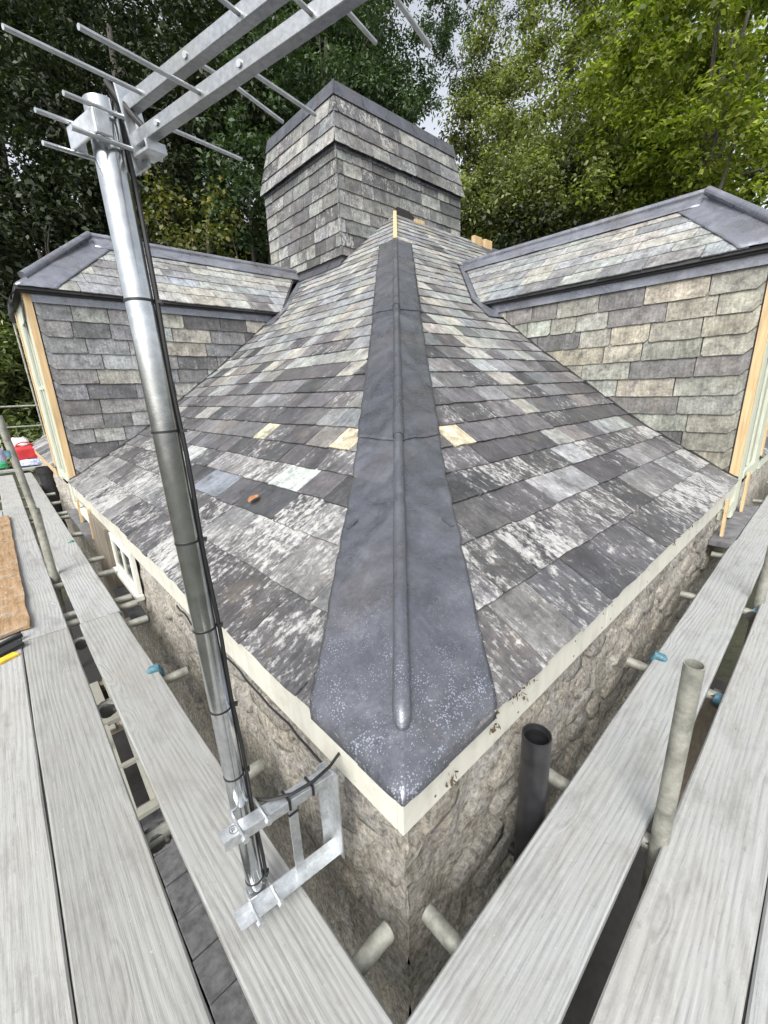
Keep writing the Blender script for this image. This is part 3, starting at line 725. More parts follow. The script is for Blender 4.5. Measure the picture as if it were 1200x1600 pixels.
    def post(ua, ub, da, db, za, zb, nm, mt):
        p0, p1 = fn3(ua, da, za), fn3(ub, db, zb)
        lo = [min(p0[i], p1[i]) for i in range(3)]; hi = [max(p0[i], p1[i]) for i in range(3)]
        return part(MB().box(lo, hi), nm, M[mt], bevel=.004)
    uc = D['uc']
    post(uc + .055, uc + .19, -.008, .055, zl + .02, zc, 'frame_post', 'green'); post(uc + .19, uc + .42, .006, .055, zl + .02, zc, 'frame_post', 'green')
    post(farc - .42, farc - .055, .004, .055, .30, zc, 'frame_post', 'green'); post(farc - .055, farc + .01, -.012, .055, .46, zc, 'corner_batten', 'timber')
    post(uc + .42, farc - .42, .01, .055, zc - .22, zc, 'frame_head', 'green'); post(uc + .42, farc - .42, .0, .055, .36, .44, 'frame_sill', 'green')
    gl = post(uc + .42, farc - .42, .030, .036, .441, zc - .221, 'pane', 'glass')
    post((uc+farc)/2 - .03, (uc+farc)/2 + .03, .015, .05, .445, zc - .225, 'mullion', 'green')
    post(uc + .43, farc - .43, .012, .05, 1.50, 1.55, 'transom', 'green')
    # far cheek
    part(MB().add([fn3(farc, .06, .4), fn3(farc, dz(zc), zc), fn3(farc, .06, zc)], [(0, 1, 2)]), 'far_cheek', M['felt'])
dormer(RD, lambda u, d, z: Vector((u, d, z)), 'R')
dormer(LD, lambda u, d, z: Vector((d, u, z)), 'L')
# torn felt curling under the left dormer's front corner
part(MB().grid(lambda a, b: (-.07 - .05*math.sin(b*2.6) + .03*mnoise.noise(Vector((a*5, b*4, 3))), 5.62 + .75*a, 2.50 - .26*b*(.55 + .5*a) + .02*mnoise.noise(Vector((a*7, b*6, 8)))), 12, 8), 'loose_felt', M['rubber'], smooth='all')

# --- chimney
Zb, Zs, Zt, TP = 3.40, 4.84, 5.64, .13
ch = part(MB().box((CHX+.02, CHY+.02, 2.2), (CHX1-.02, CHY1-.02, Zs+.05)).add(
    [(CHX-.02, CHY-.02, Zs-.01), (CHX1+.02, CHY-.02, Zs-.01), (CHX1+.02, CHY1+.02, Zs-.01), (CHX-.02, CHY1+.02, Zs-.01), (CHX+TP, CHY+TP, Zt), (CHX1-TP, CHY+TP, Zt), (CHX1-TP, CHY1-TP, Zt), (CHX+TP, CHY1-TP, Zt)],
    [(0,3,2,1),(4,5,6,7),(0,1,5,4),(1,2,6,5),(2,3,7,6),(3,0,4,7)]), 'chimney', M['felt'])
def colch(u, v):
    r = random.random()
    c = random.choice([(.115, .116, .118), (.14, .14, .142), (.165, .165, .162)]) if r < .42 else (random.choice([(.21, .214, .208), (.25, .255, .244), (.23, .238, .236)]) if r < .78 else random.choice([(.33, .335, .31), (.30, .31, .30)]))
    return jit(tuple(k*.88 for k in c), .17, random.uniform(.45, 1.1))
cs = []
brow = [(Zs - .19*(i+1), Zs - .19*i) for i in range(8)]; brow[-1] = (Zb - .02, brow[-1][1])
TPs = (TP + .045)/(Zt - Zs)
for face in (0, 1):
    if face == 0: f0 = lambda u, v, h=0: Vector((u, CHY + .012 - h, v)); L0, L1 = CHX, CHX1
    else: f0 = lambda u, v, h=0: Vector((CHX + .012 - h, u, v)); L0, L1 = CHY, CHY1
    hp_ = []
    if face == 0: hp_ = [(-.77, 1, -(zr(CHX)-.77*CHX) + .02)] if False else []
    cs += lay(f0, brow, lambda a, b: (L0 - .01, L1), [(1, 0, -(L0 - .012)), (-1, 0, L1 + .01), (0, 1, -(zr(CHX)+.03))], lambda v: .36, colch, rough=.004, lift=.022, thick=.010, over=1.2, gap=.009, flip=face == 1)
    def f1(u, v, h=0, face=face):
        o = -.045 + TPs*(v - Zs); 
        return Vector((u, CHY + o - h, v + h*TPs)) if face == 0 else Vector((CHX + o - h, u, v + h*TPs))
    crow = [(Zs - .035, Zs + .17), (Zs + .17, Zs + .39), (Zs + .39, Zs + .62)]
    cs += lay(f1, crow, lambda a, b: (L0 - .05, L1 + .05), [(1, -TPs, TPs*Zs - (L0 - .048)), (-1, -TPs, TPs*Zs + L1 + .048)], lambda v: .40, colch, rough=.004, lift=.022, thick=.010, over=1.2, gap=.009, flip=face == 1)
    m = MB(); n = 5
    for i in range(n):                # lead cap course
        a = L0 + .085 + (L1 - L0 - .17)*i/n; b = L0 + .085 + (L1 - L0 - .17)*(i+1)/n - .006
        if i == 0: a -= .0
        P = [f1(a - (.03 if i == 0 else 0), Zs + .615, .028), f1(b + (.03 if i == n-1 else 0), Zs + .615, .028), f1(b, Zt + .01, .022), f1(a, Zt + .01, .022)]
        m = MB().add(P + [p + Vector((.02, .02, 0)) for p in P], [(0,1,2,3),(0,4,5,1),(1,5,6,2),(2,6,7,3),(3,7,4,0)] if face == 0 else [(3,2,1,0),(1,5,4,0),(2,6,5,1),(3,7,6,2),(0,4,7,3)])
        part(m, 'lead_cap', M['lead'], ch)
    # scalloped lead under the skirt
    nsc = 26
    for i in range(nsc):
        a = L0 + (L1-L0)*i/nsc; wv = (L1-L0)/nsc
        pts = [(a, Zs + .03)] + [(a + wv/2 - wv/2*math.cos(math.pi*t/6), Zs - .045 - .035*math.sin(math.pi*t/6)) for t in range(7)] + [(a + wv, Zs + .03)]
        mm = MB().add([f0(u, v, .030) for u, v in pts], [tuple(range(len(pts)))] if face == 0 else [tuple(reversed(range(len(pts))))])
        if i == 0 or True: o = part(mm, 'lead_scallop', M['lead'], ch); 
for s in cs:
    o = bpy.data.objects.new('chimney_slate', slate_mesh('chimney_slate', [s])); link(o, ch)
for face in (2, 3):                   # the two sides away from the street: slate sheets
    P = [(CHX1+.01, CHY, 2.2), (CHX1+.01, CHY1, 2.2), (CHX1+.01, CHY1, Zs), (CHX1+.01, CHY, Zs)] if face == 2 else [(CHX1, CHY1+.01, 2.2), (CHX, CHY1+.01, 2.2), (CHX, CHY1+.01, Zs), (CHX1, CHY1+.01, Zs)]
    part(MB().add(P, [(0, 1, 2, 3)]), 'back_face', M['slab'], ch)
part(MB().grid(lambda a, b: (CHX - .10 + .10*b, CHY - .05 + (CHY1-CHY+.05)*a, zr(CHX) - .05 + .12*b), 8, 3), 'chimney_flashing', M['lead'], ch)
# dark patch painted as the shade in a small gap, and timber ends at the top of the right slope
part(MB().add([(5.16, CHY-.012, zr(5.2)-.01), (5.75, CHY-.012, zr(5.2)+.02), (5.55, CHY-.012, zr(5.2)+.12), (5.25, CHY-.012, zr(5.2)+.13)], [(0, 1, 2, 3)]), 'gap_shade', M['dark'], ch)
for x in (7.25, 7.62): part(MB().box((x, 5.05, zr(5.1)-.05), (x+.26, 5.12, zr(5.1)+.12)), 'rafter_end', M['timber'], bevel=.003)
part(MB().box((5.62, 5.12, zr(5.15)-.02), (5.86, 5.16, zr(5.15)+.05)), 'rafter_end', M['timber'])
# back of the roof, so that nothing is open from behind
part(MB().add([(CHX1, APEX, zr(APEX)), (9, APEX, zr(APEX)), (9, APEX+3.5, 1.8), (CHX1, APEX+3.5, 1.8)], [(0, 1, 2, 3)]).add([(APEX, APEX+.02, zr(APEX)-.02), (8.5, APEX+.02, zr(APEX)-.02), (8.5, APEX+3, 1.8), (APEX, APEX+3, 1.8)], [(0, 1, 2, 3)]), 'back_slope', M['slab'])
# moss and debris along the right fascia, leaf on the slates
for i in range(16):
    x = random.choice([random.uniform(.05, .75), random.uniform(.3, .6), random.uniform(2.0, 3.2)]); z = random.uniform(.385, .405) if i > 4 else random.uniform(.30, .37)
    m = MB()
    for j in range(7):
        p = Vector((x + random.uniform(-.02, .02), -.008 + random.uniform(-.004, .003), z + random.uniform(-.016, .012)))
        a = Vector((random.uniform(-.012, .012), random.uniform(-.006, .002), random.uniform(-.014, .008))); b = Vector((random.uniform(-.005, .005), -.003, random.uniform(-.005, .005)))
        m.add([p, p + a + b, p + a*1.6, p + a - b], [(0, 1, 2, 3)])
    part(m, 'moss_tuft', M['moss'])
lf = MB().grid(lambda a, b: PL(1.75 + .075*(a-.5)*(1-.6*abs(2*b-1)), .50 + .06*b, .034 + .012*abs(a-.5)*2 + .006*math.sin(b*5)), 4, 5)
tag(lf.build('fallen_leaf', M['deadleaf'], smooth='all'), 'curled orange dead leaf lying on the left roof slope', 'leaf')

# ------------------------------------------------------------------ scaffold boards
def board(p0, p1, wd, label, grp, z=0.0, bow=.004):
    """p0 -> p1 centre line; local x along, y across, top at z"""
    p0, p1 = Vector((*p0, 0)), Vector((*p1, 0)); d = p1 - p0; L = d.length
    n = max(6, int(L/.12)); sd = random.random()*50
    m = MB(); prof = [(-wd/2, -.038), (wd/2, -.038), (wd/2, -.005), (wd/2-.005, 0), (-wd/2+.005, 0), (-wd/2, -.005)]
    V = []
    for i in range(n + 1):
        x = -L/2 + L*i/n; dzv = bow*mnoise.noise(Vector((x*.9, sd, 0)))
        for k, (y, zz) in enumerate(prof):
            V.append((x, y + .003*mnoise.noise(Vector((x*2.2, sd + (1 if y > 0 else 7), 2))), zz + dzv))
    F = [(i*6+k, i*6+(k+1) % 6, (i+1)*6+(k+1) % 6, (i+1)*6+k) for i in range(n) for k in range(6)]
    F = [tuple(reversed(f)) for f in F] + [tuple(range(6)), tuple(n*6+k for k in reversed(range(6)))]
    o = m.add(V, F).build('scaffold_board', M['board'])
    o.location = ((p0 + p1)/2) + Vector((0, 0, z)); o.rotation_euler = (0, 0, math.atan2(d.y, d.x))
    return tag(o, label, 'board', grp)
GL = 'scaffold boards along the left wall'; GR = 'scaffold boards along the right wall'
XL = [(-.4105, -.187, 'inner', 'next to the stone wall'), (-.693, -.4735, 'second', ''), (-.925, -.700, 'third', ''), (-1.16, -.932, 'fourth', '')]
board((-.273, -1.6), (-.309, 2.468), .218, 'pale grey board beneath the antenna mast, nearest the left wall', GL)
board((-.298, 2.476), (-.298, 6.785), .222, 'far inner board left of the wall, past the blue painted joint', GL)
board((-.296, 6.793), (-.296, 10.4), .224, 'farthest inner board on the left, beside the black waste pipe', GL)
board((-.5835, -1.6), (-.5835, 2.474), .2215, 'wide grained board in the lower left, second from the wall', GL)
board((-.5835, 2.481), (-.5835, 6.80), .221, 'left board between the plywood sheet and the upright tube', GL)
board((-.5835, 6.81), (-.5835, 10.4), .22, 'far left board leading to the red bag', GL)
board((-.8125, -1.6), (-.8125, 2.452), .225, 'leftmost near board, at the bottom left edge', GL)
board((-.8125, 2.459), (-.8125, 6.80), .225, 'left board lying under the plywood sheet', GL, z=-.004)
board((-1.045, -1.6), (-1.045, 4.5), .225, 'outermost board, left of the plywood sheet', GL, z=-.004)
board((-.160, -.268), (3.908, -.2405), .236, 'pale board nearest the right wall, beside the black pipe', GR)
board((3.916, -.2475), (8.2, -.2445), .226, 'far board near the right wall, past the cross joint', GR)
board((-.176, -.544), (5.0, -.544), .226, 'wide board right of the cut steel upright, with long wavy grain', GR)
board((-.176, -.775), (5.0, -.775), .226, 'board in the bottom right corner of the platform', GR)
board((5.01, -.55), (8.2, -.55), .226, 'far outer board at the right edge', GR)

# ------------------------------------------------------------------ scaffold frame (clamped together: one thing)
sc = empty('scaffold', (-.46, 3.57, GZ)); tag(sc, 'galvanised tube scaffold frame around the house, carrying the boards', 'scaffold')
SINV = Matrix.Translation((.46, -3.57, -GZ)); PINV[sc.name] = SINV
TR = .0242; ZT = -.0635
def tube(a, b, open_=False):
    m = MB()
    m.pipe(a, b, TR, .0035, 18)
    return part(m, 'tube', M['tube'], sc, smooth=True)
def coupler(p, axis):
    p = Vector(p); a = Vector(axis)
    m = MB().tube([p - a*.026, p + a*.026], .033, 12).obox(p + Vector((.03, .0, .0)), (.014, 0, 0), (0, .022, 0), (0, 0, .022)).tube([p + Vector((.03, -.045, 0)), p + Vector((.03, .045, 0))], .008, 8)
    return part(m, 'coupler', M['coupler'], sc, smooth=True)
for y in (.02, .753, 1.586, 2.361, 2.66, 2.80, 3.458, 3.90, 4.95, 5.94, 6.2, 7.0, 7.82, 9.0):
    tube((-.055 + random.uniform(-.012, .012), y, ZT), (-1.35, y + random.uniform(-.02, .02), ZT + random.uniform(-.006, .004)))
for x in (.055, .705, 1.629, 2.649, 3.6, 4.7, 5.8, 7.0):
    tube((x, -.030 + random.uniform(-.012, .008), ZT), (x + random.uniform(-.02, .02), -1.35, ZT))
tube((-.475, 3.57, GZ), (-.445, 3.57, .54)); tube((-.447, 3.57, .45), (-.50, 3.59, 1.27))
part(MB().pipe((-.447, 3.57, -.12), (-.4445, 3.57, .56), .029, .003, 18), 'tube_sleeve', M['tube'], sc, smooth=True)
part(MB().pipe((-.499, 3.585, .97), (-.5005, 3.587, 1.02), .027, .002, 18), 'tube_band', M['blue'], sc, smooth=True)
tube((.752, -.4215, GZ), (.66, -.42, .635)); tube((2.70, -.415, GZ), (2.70, -.43, 2.2)); tube((-1.30, 1.0, GZ), (-1.30, 1.0, -.02))
tube((-.31, -1.4, -.115), (-.31, 9.8, -.115)); tube((-1.2, -.25, -.115), (7.5, -.25, -.115)) ; tube((-1.2, -1.2, -.115), (7.5, -1.2, -.115))
tube((.40, 13.0, GZ), (.33, 13.0, 3.4)); tube((-1.8, 13.0, 1.28), (1.6, 13.0, 1.28)); tube((-1.8, 13.0, .80), (1.4, 13.0, .80))
tube((-.43, 6.2, GZ), (-.43, 6.2, -.02)); tube((4.7, -.40, GZ), (4.7, -.40, -.02))
for p, a in (((-.445, .753, -.075), (0, 1, 0)), ((-.44, 1.586, -.075), (0, 1, 0)), ((-.44, 2.361, -.075), (0, 1, 0)), ((.705, -.41, -.075), (1, 0, 0)), ((1.629, -.41, -.075), (1, 0, 0)), ((2.649, -.41, -.075), (1, 0, 0)), ): coupler(p, a)
def clipcap(p, d):                    # blue board clips hooked over the board edges
    p = Vector(p); d = Vector(d); s_ = d.cross(Vector((0, 0, 1)))
    m = MB().tube([p + d*.004 - Vector((0, 0, .05)), p - d*.002 - Vector((0, 0, .01)), p - d*.012 + Vector((0, 0, .010)), p - d*.04 + Vector((0, 0, .010)), p - d*.055 + Vector((0, 0, .004))], [.016, .022, .024, .020, .008], 12)
    return part(m, 'board_clip', M['blue'], sc, smooth=True)
clipcap((-.185, 1.612, 0), (1, 0, 0)); clipcap((1.66, -.138, 0), (0, 1, 0))
part(MB().box((-.41, 2.463, -.03), (-.19, 2.4685, -.002)), 'painted_end', M['blue'], sc)
for (x, y) in ((.742, -.44), (1.6, -.437), (2.66, -.44)): part(MB().tube([(x, y, -.06), (x + .005, y+.035, -.055)], [.03, .026], 12), 'coupler_cap', M['blue'], sc, smooth=True)
# diagonal brace below the right hand gap
part(MB().beam((.95, -.42, -1.9), (1.9, -.405, -.25), .20, .035), 'brace_board', M['oldwood'], sc)

# ------------------------------------------------------------------ black pipe on the right wall
bp = empty('waste_pipe', (.56, -.078, GZ)); tag(bp, 'black plastic waste pipe with open top beside the right wall', 'pipe')
PINV[bp.name] = Matrix.Translation((-.56, .078, -GZ))
part(MB().pipe((.575, -.074, GZ), (.53, -.08, .262), .0465, .004, 32), 'pipe_wall', M['black'], bp, smooth=True)
part(MB().pipe((.5305, -.08, .225), (.53, -.08, .245), .0424, .004, 32), 'inner_seal', M['rubber'], bp, smooth=True)
part(MB().tube([(.56, -.05, -.35), (.56, .0, -.35)], .02, 10), 'wall_clip', M['black'], bp)
b2 = empty('waste_pipe', (-.05, 8.5, GZ)); tag(b2, 'black downpipe with collar at the far end of the left wall', 'pipe')
PINV[b2.name] = Matrix.Translation((.05, -8.5, -GZ))
part(MB().pipe((-.06, 8.5, GZ), (-.06, 8.5, .26), .11, .006, 20), 'pipe_wall', M['black'], b2, smooth=True); part(MB().pipe((-.06, 8.5, .20), (-.06, 8.5, .30), .13, .008, 20), 'collar', M['black'], b2, smooth=True)

# ------------------------------------------------------------------ television antenna on its mast
MB0 = Vector((-.289, .286, .055)); MT0 = Vector((-.298, .354, 1.814))
ant = empty('tv_antenna', MB0); tag(ant, 'steel mast with log periodic television antenna, clamped to a zinc wall bracket', 'antenna')
PINV[ant.name] = Matrix.Translation(-MB0)
ma = (MT0 - MB0).normalized()
AT = lambda t: MB0 + (MT0 - MB0)*t
R0 = .0240
part(MB().pipe(MB0, MT0, R0, .002, 32), 'mast', M['mast'], ant, smooth=True)
# orientation of the antenna
bdir = Vector((.308, -.949, .071)).normalized()          # boom, towards the viewer
edir = Vector((.945, .312, .099)); edir = (edir - bdir*edir.dot(bdir)).normalized()
udir = edir.cross(bdir)*-1
if udir.z < 0: udir = -udir
def ray(px, py):
    return (ROT @ Vector((px - 600, 800 - py, -648))).normalized()
top = AT(.968)
bo = at(216, 194, .690)                                 # rear end of the booms
bs = .019
lowc = bo - udir*.020; upc = bo + udir*.026
def boom(c, nm): return part(MB().obox(c + bdir*.55 - bdir*.01, bdir*.56, edir*bs/2, udir*bs/2), nm, M['galv'], ant, bevel=.0012)
boom(lowc, 'boom'); boom(upc, 'boom')
def rod(p, L, sgn, r=.0032, bend=None):
    a = p; b = p + edir*sgn*L
    pts = [a, b] if not bend else [a, a + edir*sgn*L*.42, b + bend]
    return part(MB().tube(pts, r, 10), 'element', M['alu'], ant, smooth=True)
# (distance along boom, boom, side, length)
for s_, c, sg, L, bd in ((.055, lowc, 1, .175, None), (.035, upc, -1, .192, None), (.160, lowc, -1, .180, None), (.150, upc, 1, .20, -udir*.012), (.26, upc, -1, .18, None), (.245, lowc, 1, .165, None),
                     (.37, lowc, -1, .18, None), (.37, upc, 1, .17, None), (.46, lowc, 1, .155, None), (.46, upc, -1, .16, None), (.55, upc, 1, .14, None), (.55, lowc, -1, .14, None), (.64, upc, -1, .12, None), (.64, lowc, 1, .12, None), (.73, lowc, -1, .11, None), (.73, upc, 1, .11, None), (.83, upc, -1, .09, None), (.83, lowc, 1, .09, None), (.93, lowc, -1, .08, None), (.93, upc, 1, .08, None)):
    off = bs*.3
    rod(c + bdir*s_ - edir*sg*.004 + udir*(off if c is upc else -off)*0, L, sg, bend=bd)
    part(MB().tube([c + bdir*s_ + edir*(-sg)*.012, c + bdir*s_ + edir*(-sg)*.008], .0045, 8), 'rivet', M['alu'], ant)
# mast clamp: U bolts, channel behind the mast, end plate
for dz_ in (-.012, .030):
    q = top + ma*dz_*1.0
    pts = [q + edir*.075 - bdir*.033, q - edir*.085 - bdir*.033]; part(MB().tube(pts, .0035, 10), 'clamp_bolt', M['alu'], ant, smooth=True)
    pts = [q + edir*.075 + bdir*.033, q - edir*.075 + bdir*.033]; part(MB().tube(pts, .0035, 10), 'clamp_bolt', M['alu'], ant, smooth=True)
q = top + ma*.008
part(MB().obox(q - edir*.038, edir*.0025, bdir*.040, ma*.017).obox(q - edir*.026 - bdir*.038, edir*.012, bdir*.002, ma*.017).obox(q - edir*.026 + bdir*.038, edir*.012, bdir*.002, ma*.017), 'clamp_saddle', M['zinc'], ant, bevel=.003)
part(MB().obox(q + edir*.036, edir*.0025, bdir*.042, udir*.042), 'clamp_plate', M['zinc'], ant)
part(MB().obox(bo + udir*.003 - bdir*.008, edir*.018, bdir*.002, udir*.050).obox(bo - udir*.045 + bdir*.01, edir*.018, bdir*.018, udir*.002).obox(bo - udir*.040 + bdir*.028, edir*.018, bdir*.002, udir*.007), 'end_plate', M['zinc'], ant)
# coax cable and ties
CS = Vector((.86, -.40, 0)).normalized()
side = edir
cp = [bo - udir*.01 + edir*.0, bo + udir*.035 - edir*.012, top + ma*.078 + edir*.012, top + ma*.070 + edir*.026, top + edir*(R0 + .004)]
cp = [bo + bdir*.02 - udir*.02, bo - bdir*.012 + udir*.03 - edir*.012, top + ma*.092 + edir*.020, top + ma*.06 + edir*.030, top - ma*.05 + (edir + CS).normalized()*(R0+.006)]
for t in np.linspace(.88, .02, 22): cp.append(AT(t) + CS*(R0 + .0042 + .0018*math.sin(t*31)))
part(MB().tube(cp, .0048, 8), 'cable', M['rubber'], ant, smooth=True)
for t in (.832, .70, .571, .455, .335, .225, .118, .028):
    q = AT(t); part(MB().pipe(q - ma*.0022, q + ma*.0022, R0 + .0012, .0014, 28), 'cable_tie', M['rubber'], ant, smooth=True)
    part(MB().obox(q + CS*(R0 + .010), CS*.004, CS.cross(ma)*.006, ma*.003), 'tie_head', M['rubber'], ant)
# bracket: upright channel and two arms (angle section)
bx, by = -.062, .226
arm = Vector((-.298, .022, .012)); an = arm.normalized(); pv_ = Vector((0, -1, 0)); pv_ = (pv_ - an*pv_.dot(an)).normalized()
for z0, nm in ((.045, 'lower_arm'), (.338, 'upper_arm')):
    p = Vector((bx, by, z0)); m = MB()
    if nm == 'lower_arm':
        m.obox(p + arm/2 - Vector((0, 0, .010)), arm/2, Vector((0, .017, 0)), Vector((0, 0, .0014))).obox(p + arm/2 + Vector((0, .016, .005)), arm/2, Vector((0, .0014, 0)), Vector((0, 0, .015)))
    else:
        m.obox(p + arm/2 + Vector((0, 0, .002)), arm/2, Vector((0, .0165, .0)), Vector((0, 0, .0014))).obox(p + arm/2 + Vector((0, -.016, -.012)), arm/2, Vector((0, .0014, 0)), Vector((0, 0, .014)))
    part(m, nm, M['zinc'], ant)
part(MB().box((bx - .002, by - .032, .03), (bx + .002, by + .032, .345)).box((bx - .026, by + .030, .03), (bx - .002, by + .033, .345)), 'wall_channel', M['zinc'], ant)
part(MB().beam((bx - .115, by + .020, .040), (bx - .115, by + .020, .338), .026, .005, (0, 1, 0)), 'brace', M['zinc'], ant)
for zz in (.060, .352):
    for s_ in (-1, 1):
        q = Vector((MB0.x + s_*.030, by - .02, zz)); part(MB().tube([q, q + Vector((0, .075, 0))], .004, 8), 'clamp_bolt', M['alu'], ant, smooth=True)
    part(MB().tube([Vector((MB0.x + .030*math.cos(a), by + .055 + .034*math.sin(a), zz)) for a in np.linspace(0, math.pi, 10)], .004, 8), 'u_bolt', M['alu'], ant, smooth=True)
    for s_ in (-1, 1): part(MB().tube([(MB0.x + s_*.030, by - .026, zz), (MB0.x + s_*.030, by - .014, zz)], .009, 6), 'nut', M['zinc'], ant)
cb = [AT(.16) + edir*(R0+.004), Vector((bx - .17, by + .03, .352)), Vector((bx - .12, by + .0, .354)), Vector((bx - .06, by - .008, .354)), Vector((bx + .0, by + .0, .352)), Vector((.03, by + .06, .31))]
part(MB().tube(cb, .0045, 8), 'cable', M['rubber'], ant, smooth=True)
for t in (.36, .68):
    q = Vector((bx, by, .340)) + arm*(1-t)*.7; part(MB().obox(q, an*.003, Vector((0, .020, 0)), Vector((0, 0, .006))).obox(q - Vector((0, .019, .012)), an*.003, Vector((0, .002, 0)), Vector((0, 0, .014))), 'cable_tie', M['rubber'], ant)
part(MB().obox((bx - .115, by + .018, .27), (.0145, 0, 0), (0, .005, 0), (0, 0, .002)), 'cable_tie', M['rubber'], ant)
# maker's stamp pressed in the upper arm: a small rounded square
p = Vector((bx, by, .3425)) + arm*.90
ring = [p + an*(.011*math.cos(a)*(1.0 if abs(math.cos(a)) < .75 else .85)) + Vector((0, .011*math.sin(a), 0)) for a in np.linspace(0, 2*math.pi, 13)]
part(MB().tube(ring, .0006, 6), 'stamp', M['coupler'], ant)
part(MB().tube([p + an*.004 + Vector((0, -.005, 0)), p + an*.004 + Vector((0, .005, 0)), p - an*.004 + Vector((0, .004, 0)), p - an*.002 + Vector((0, -.001, 0)), p + an*.003], .0006, 6), 'stamp', M['coupler'], ant)
# loose black cable under the left fascia (fixed to the house)
cw = [Vector((-.012 - .01*random.random(), y, .262 - .018*abs(math.sin(y*3.3)) - .008*random.random())) for y in np.linspace(.30, 1.75, 24)]
part(MB().tube(cw, .0042, 8), 'wall_cable', M['rubber'], smooth=True)

# ------------------------------------------------------------------ things lying about
pl = MB().grid(lambda a, b: (-1.30 + .655*a + (.012*mnoise.noise(Vector((b*14, 1, 0))) if a > .99 else 0), 2.62 + 3.6*b + (.03*mnoise.noise(Vector((a*6, 0, 3))) if b < .01 else 0), .030 + .014*mnoise.noise(Vector((a*2, b*3, 0))) + (.02 if a < .3 else 0)*(1-a)), 14, 30).build('plywood_sheet', M['ply'])
mm = pl.modifiers.new('t', 'SOLIDIFY'); mm.thickness = .018
tag(pl, 'weathered brown plywood sheet lying on the left boards', 'plywood')
tool = empty('hand_tool', (-.80, 2.42, 0)); tag(tool, 'dark hand tool with yellow mark lying below the plywood', 'tool'); PINV[tool.name] = Matrix.Translation((.80, -2.42, 0))
part(MB().obox((-.78, 2.40, .018), (.085, .03, .008), (-.012, .034, 0), (0, 0, .008)), 'blade', M['rubber'], tool); part(MB().obox((-.765, 2.315, .010), (.04, .02, 0), (-.012, .022, 0), (0, 0, .006)), 'grip', M['yellow'], tool); part(MB().obox((-.76, 2.50, .02), (.07, .02, .01), (-.006, .012, 0), (0, 0, .012)), 'handle', M['rubber'], tool)
twig = MB().tube([(-.205, 4.45, .006), (-.225, 4.43, .02), (-.25, 4.44, .008)], .008, 6).build('rope_scrap', M['greenbag']); tag(twig, 'scrap of green rope on the far inner board', 'rope')
pk = board((-1.4, 10.62), (.12, 10.62), .24, 'plank laid crosswise at the far end of the left platform', GL, z=.075)
def bag(name, c, sx, sy, sz, mat, label, cat, sd, handle=False, pw=3.0):
    c = Vector(c); t = empty(name, c); tag(t, label, cat); PINV[t.name] = Matrix.Translation(-c)
    m = MB(); nu, nv = 20, 10
    def f(a, b):
        th = 2*math.pi*a; ct, st_ = math.cos(th), math.sin(th)
        r = (abs(ct)**pw + abs(st_)**pw)**(-1/pw); k = (1 - .18*b)*(1 if b < .93 else .55) if b > .02 else .9
        n_ = 1 + .10*mnoise.noise(Vector((ct*2 + sd, st_*2, b*3)))
        return c + Vector((sx*r*ct*k*n_, sy*r*st_*k*n_, sz*b + .10*sz*mnoise.noise(Vector((ct*1.6, st_*1.6, sd)))*b))
    m.grid(f, nu, nv); part(m, 'body', M[mat], t, smooth='all')
    if handle: part(MB().tube([c + Vector((sx*.5*math.cos(a), -sy*.5, sz*.95 + .10*math.sin(a))) for a in np.linspace(0, math.pi, 9)], .012, 6), 'handle', M[mat], t, smooth=True)
    return t
bag('tote_bag', (-.14, 11.5, .04), .30, .20, .42, 'red', 'red tote bag at the far end of the left boards', 'bag', 1, True, 6.0)
bag('paper_sack', (-.22, 11.75, .04), .22, .16, .58, 'paper', 'white paper sack behind the red bag', 'sack', 2, False, 5.0)
bag('carrier_bag', (-.68, 11.4, .08), .20, .20, .40, 'bluebag', 'pale blue carrier bag left of the red bag', 'bag', 3, False, 2.5)
bag('green_box', (-.70, 11.1, .08), .22, .16, .12, 'greenbag', 'low green crate in front of the pale blue bag', 'crate', 4, False, 8.0)
bag('plastic_wrap', (-.10, 11.0, .08), .24, .12, .13, 'clear', 'crumpled blue and clear plastic in front of the red bag', 'plastic', 5, False, 2.2)
# white window frame standing below the boards
wf = empty('window_frame', (-.3, 3.3, GZ)); tag(wf, 'old white timber window frame stored under the left boards', 'window frame'); PINV[wf.name] = Matrix.Translation((.3, -3.3, -GZ))
for a, b in (((-.75, 2.95, -2.1), (.02, 2.95, -2.1)), ((-.75, 3.9, -1.75), (.02, 3.9, -1.75)), ((-.75, 2.95, -2.1), (-.75, 3.9, -1.75)), ((.0, 2.95, -2.1), (.0, 3.9, -1.75))): part(MB().beam(a, b, .09, .05), 'rail', M['shaded_white'], wf, bevel=.004)
for x in (-.5, -.38, -.22): part(MB().beam((x, 2.99, -2.085), (x, 3.86, -1.765), .05, .035), 'glazing_bar', M['shaded_white'], wf)
part(MB().beam((-.75, 3.4, -1.93), (.0, 3.4, -1.93), .045, .034), 'glazing_bar', M['shaded_white'], wf)
pal = empty('pallet', (-.3, 5.0, GZ)); tag(pal, 'pale slatted pallet lying below the left boards', 'pallet'); PINV[pal.name] = Matrix.Translation((.3, -5.0, -GZ))
for i in range(6): part(MB().box((-.78 + i*.14, 4.4, GZ + .12), (-.69 + i*.14, 5.5, GZ + .14)), 'slat', M['shaded_white'], pal)
for y in (4.45, 4.95, 5.4): part(MB().box((-.78, y, GZ + .02), (.0, y + .09, GZ + .119)), 'bearer', M['oldwood'], pal)

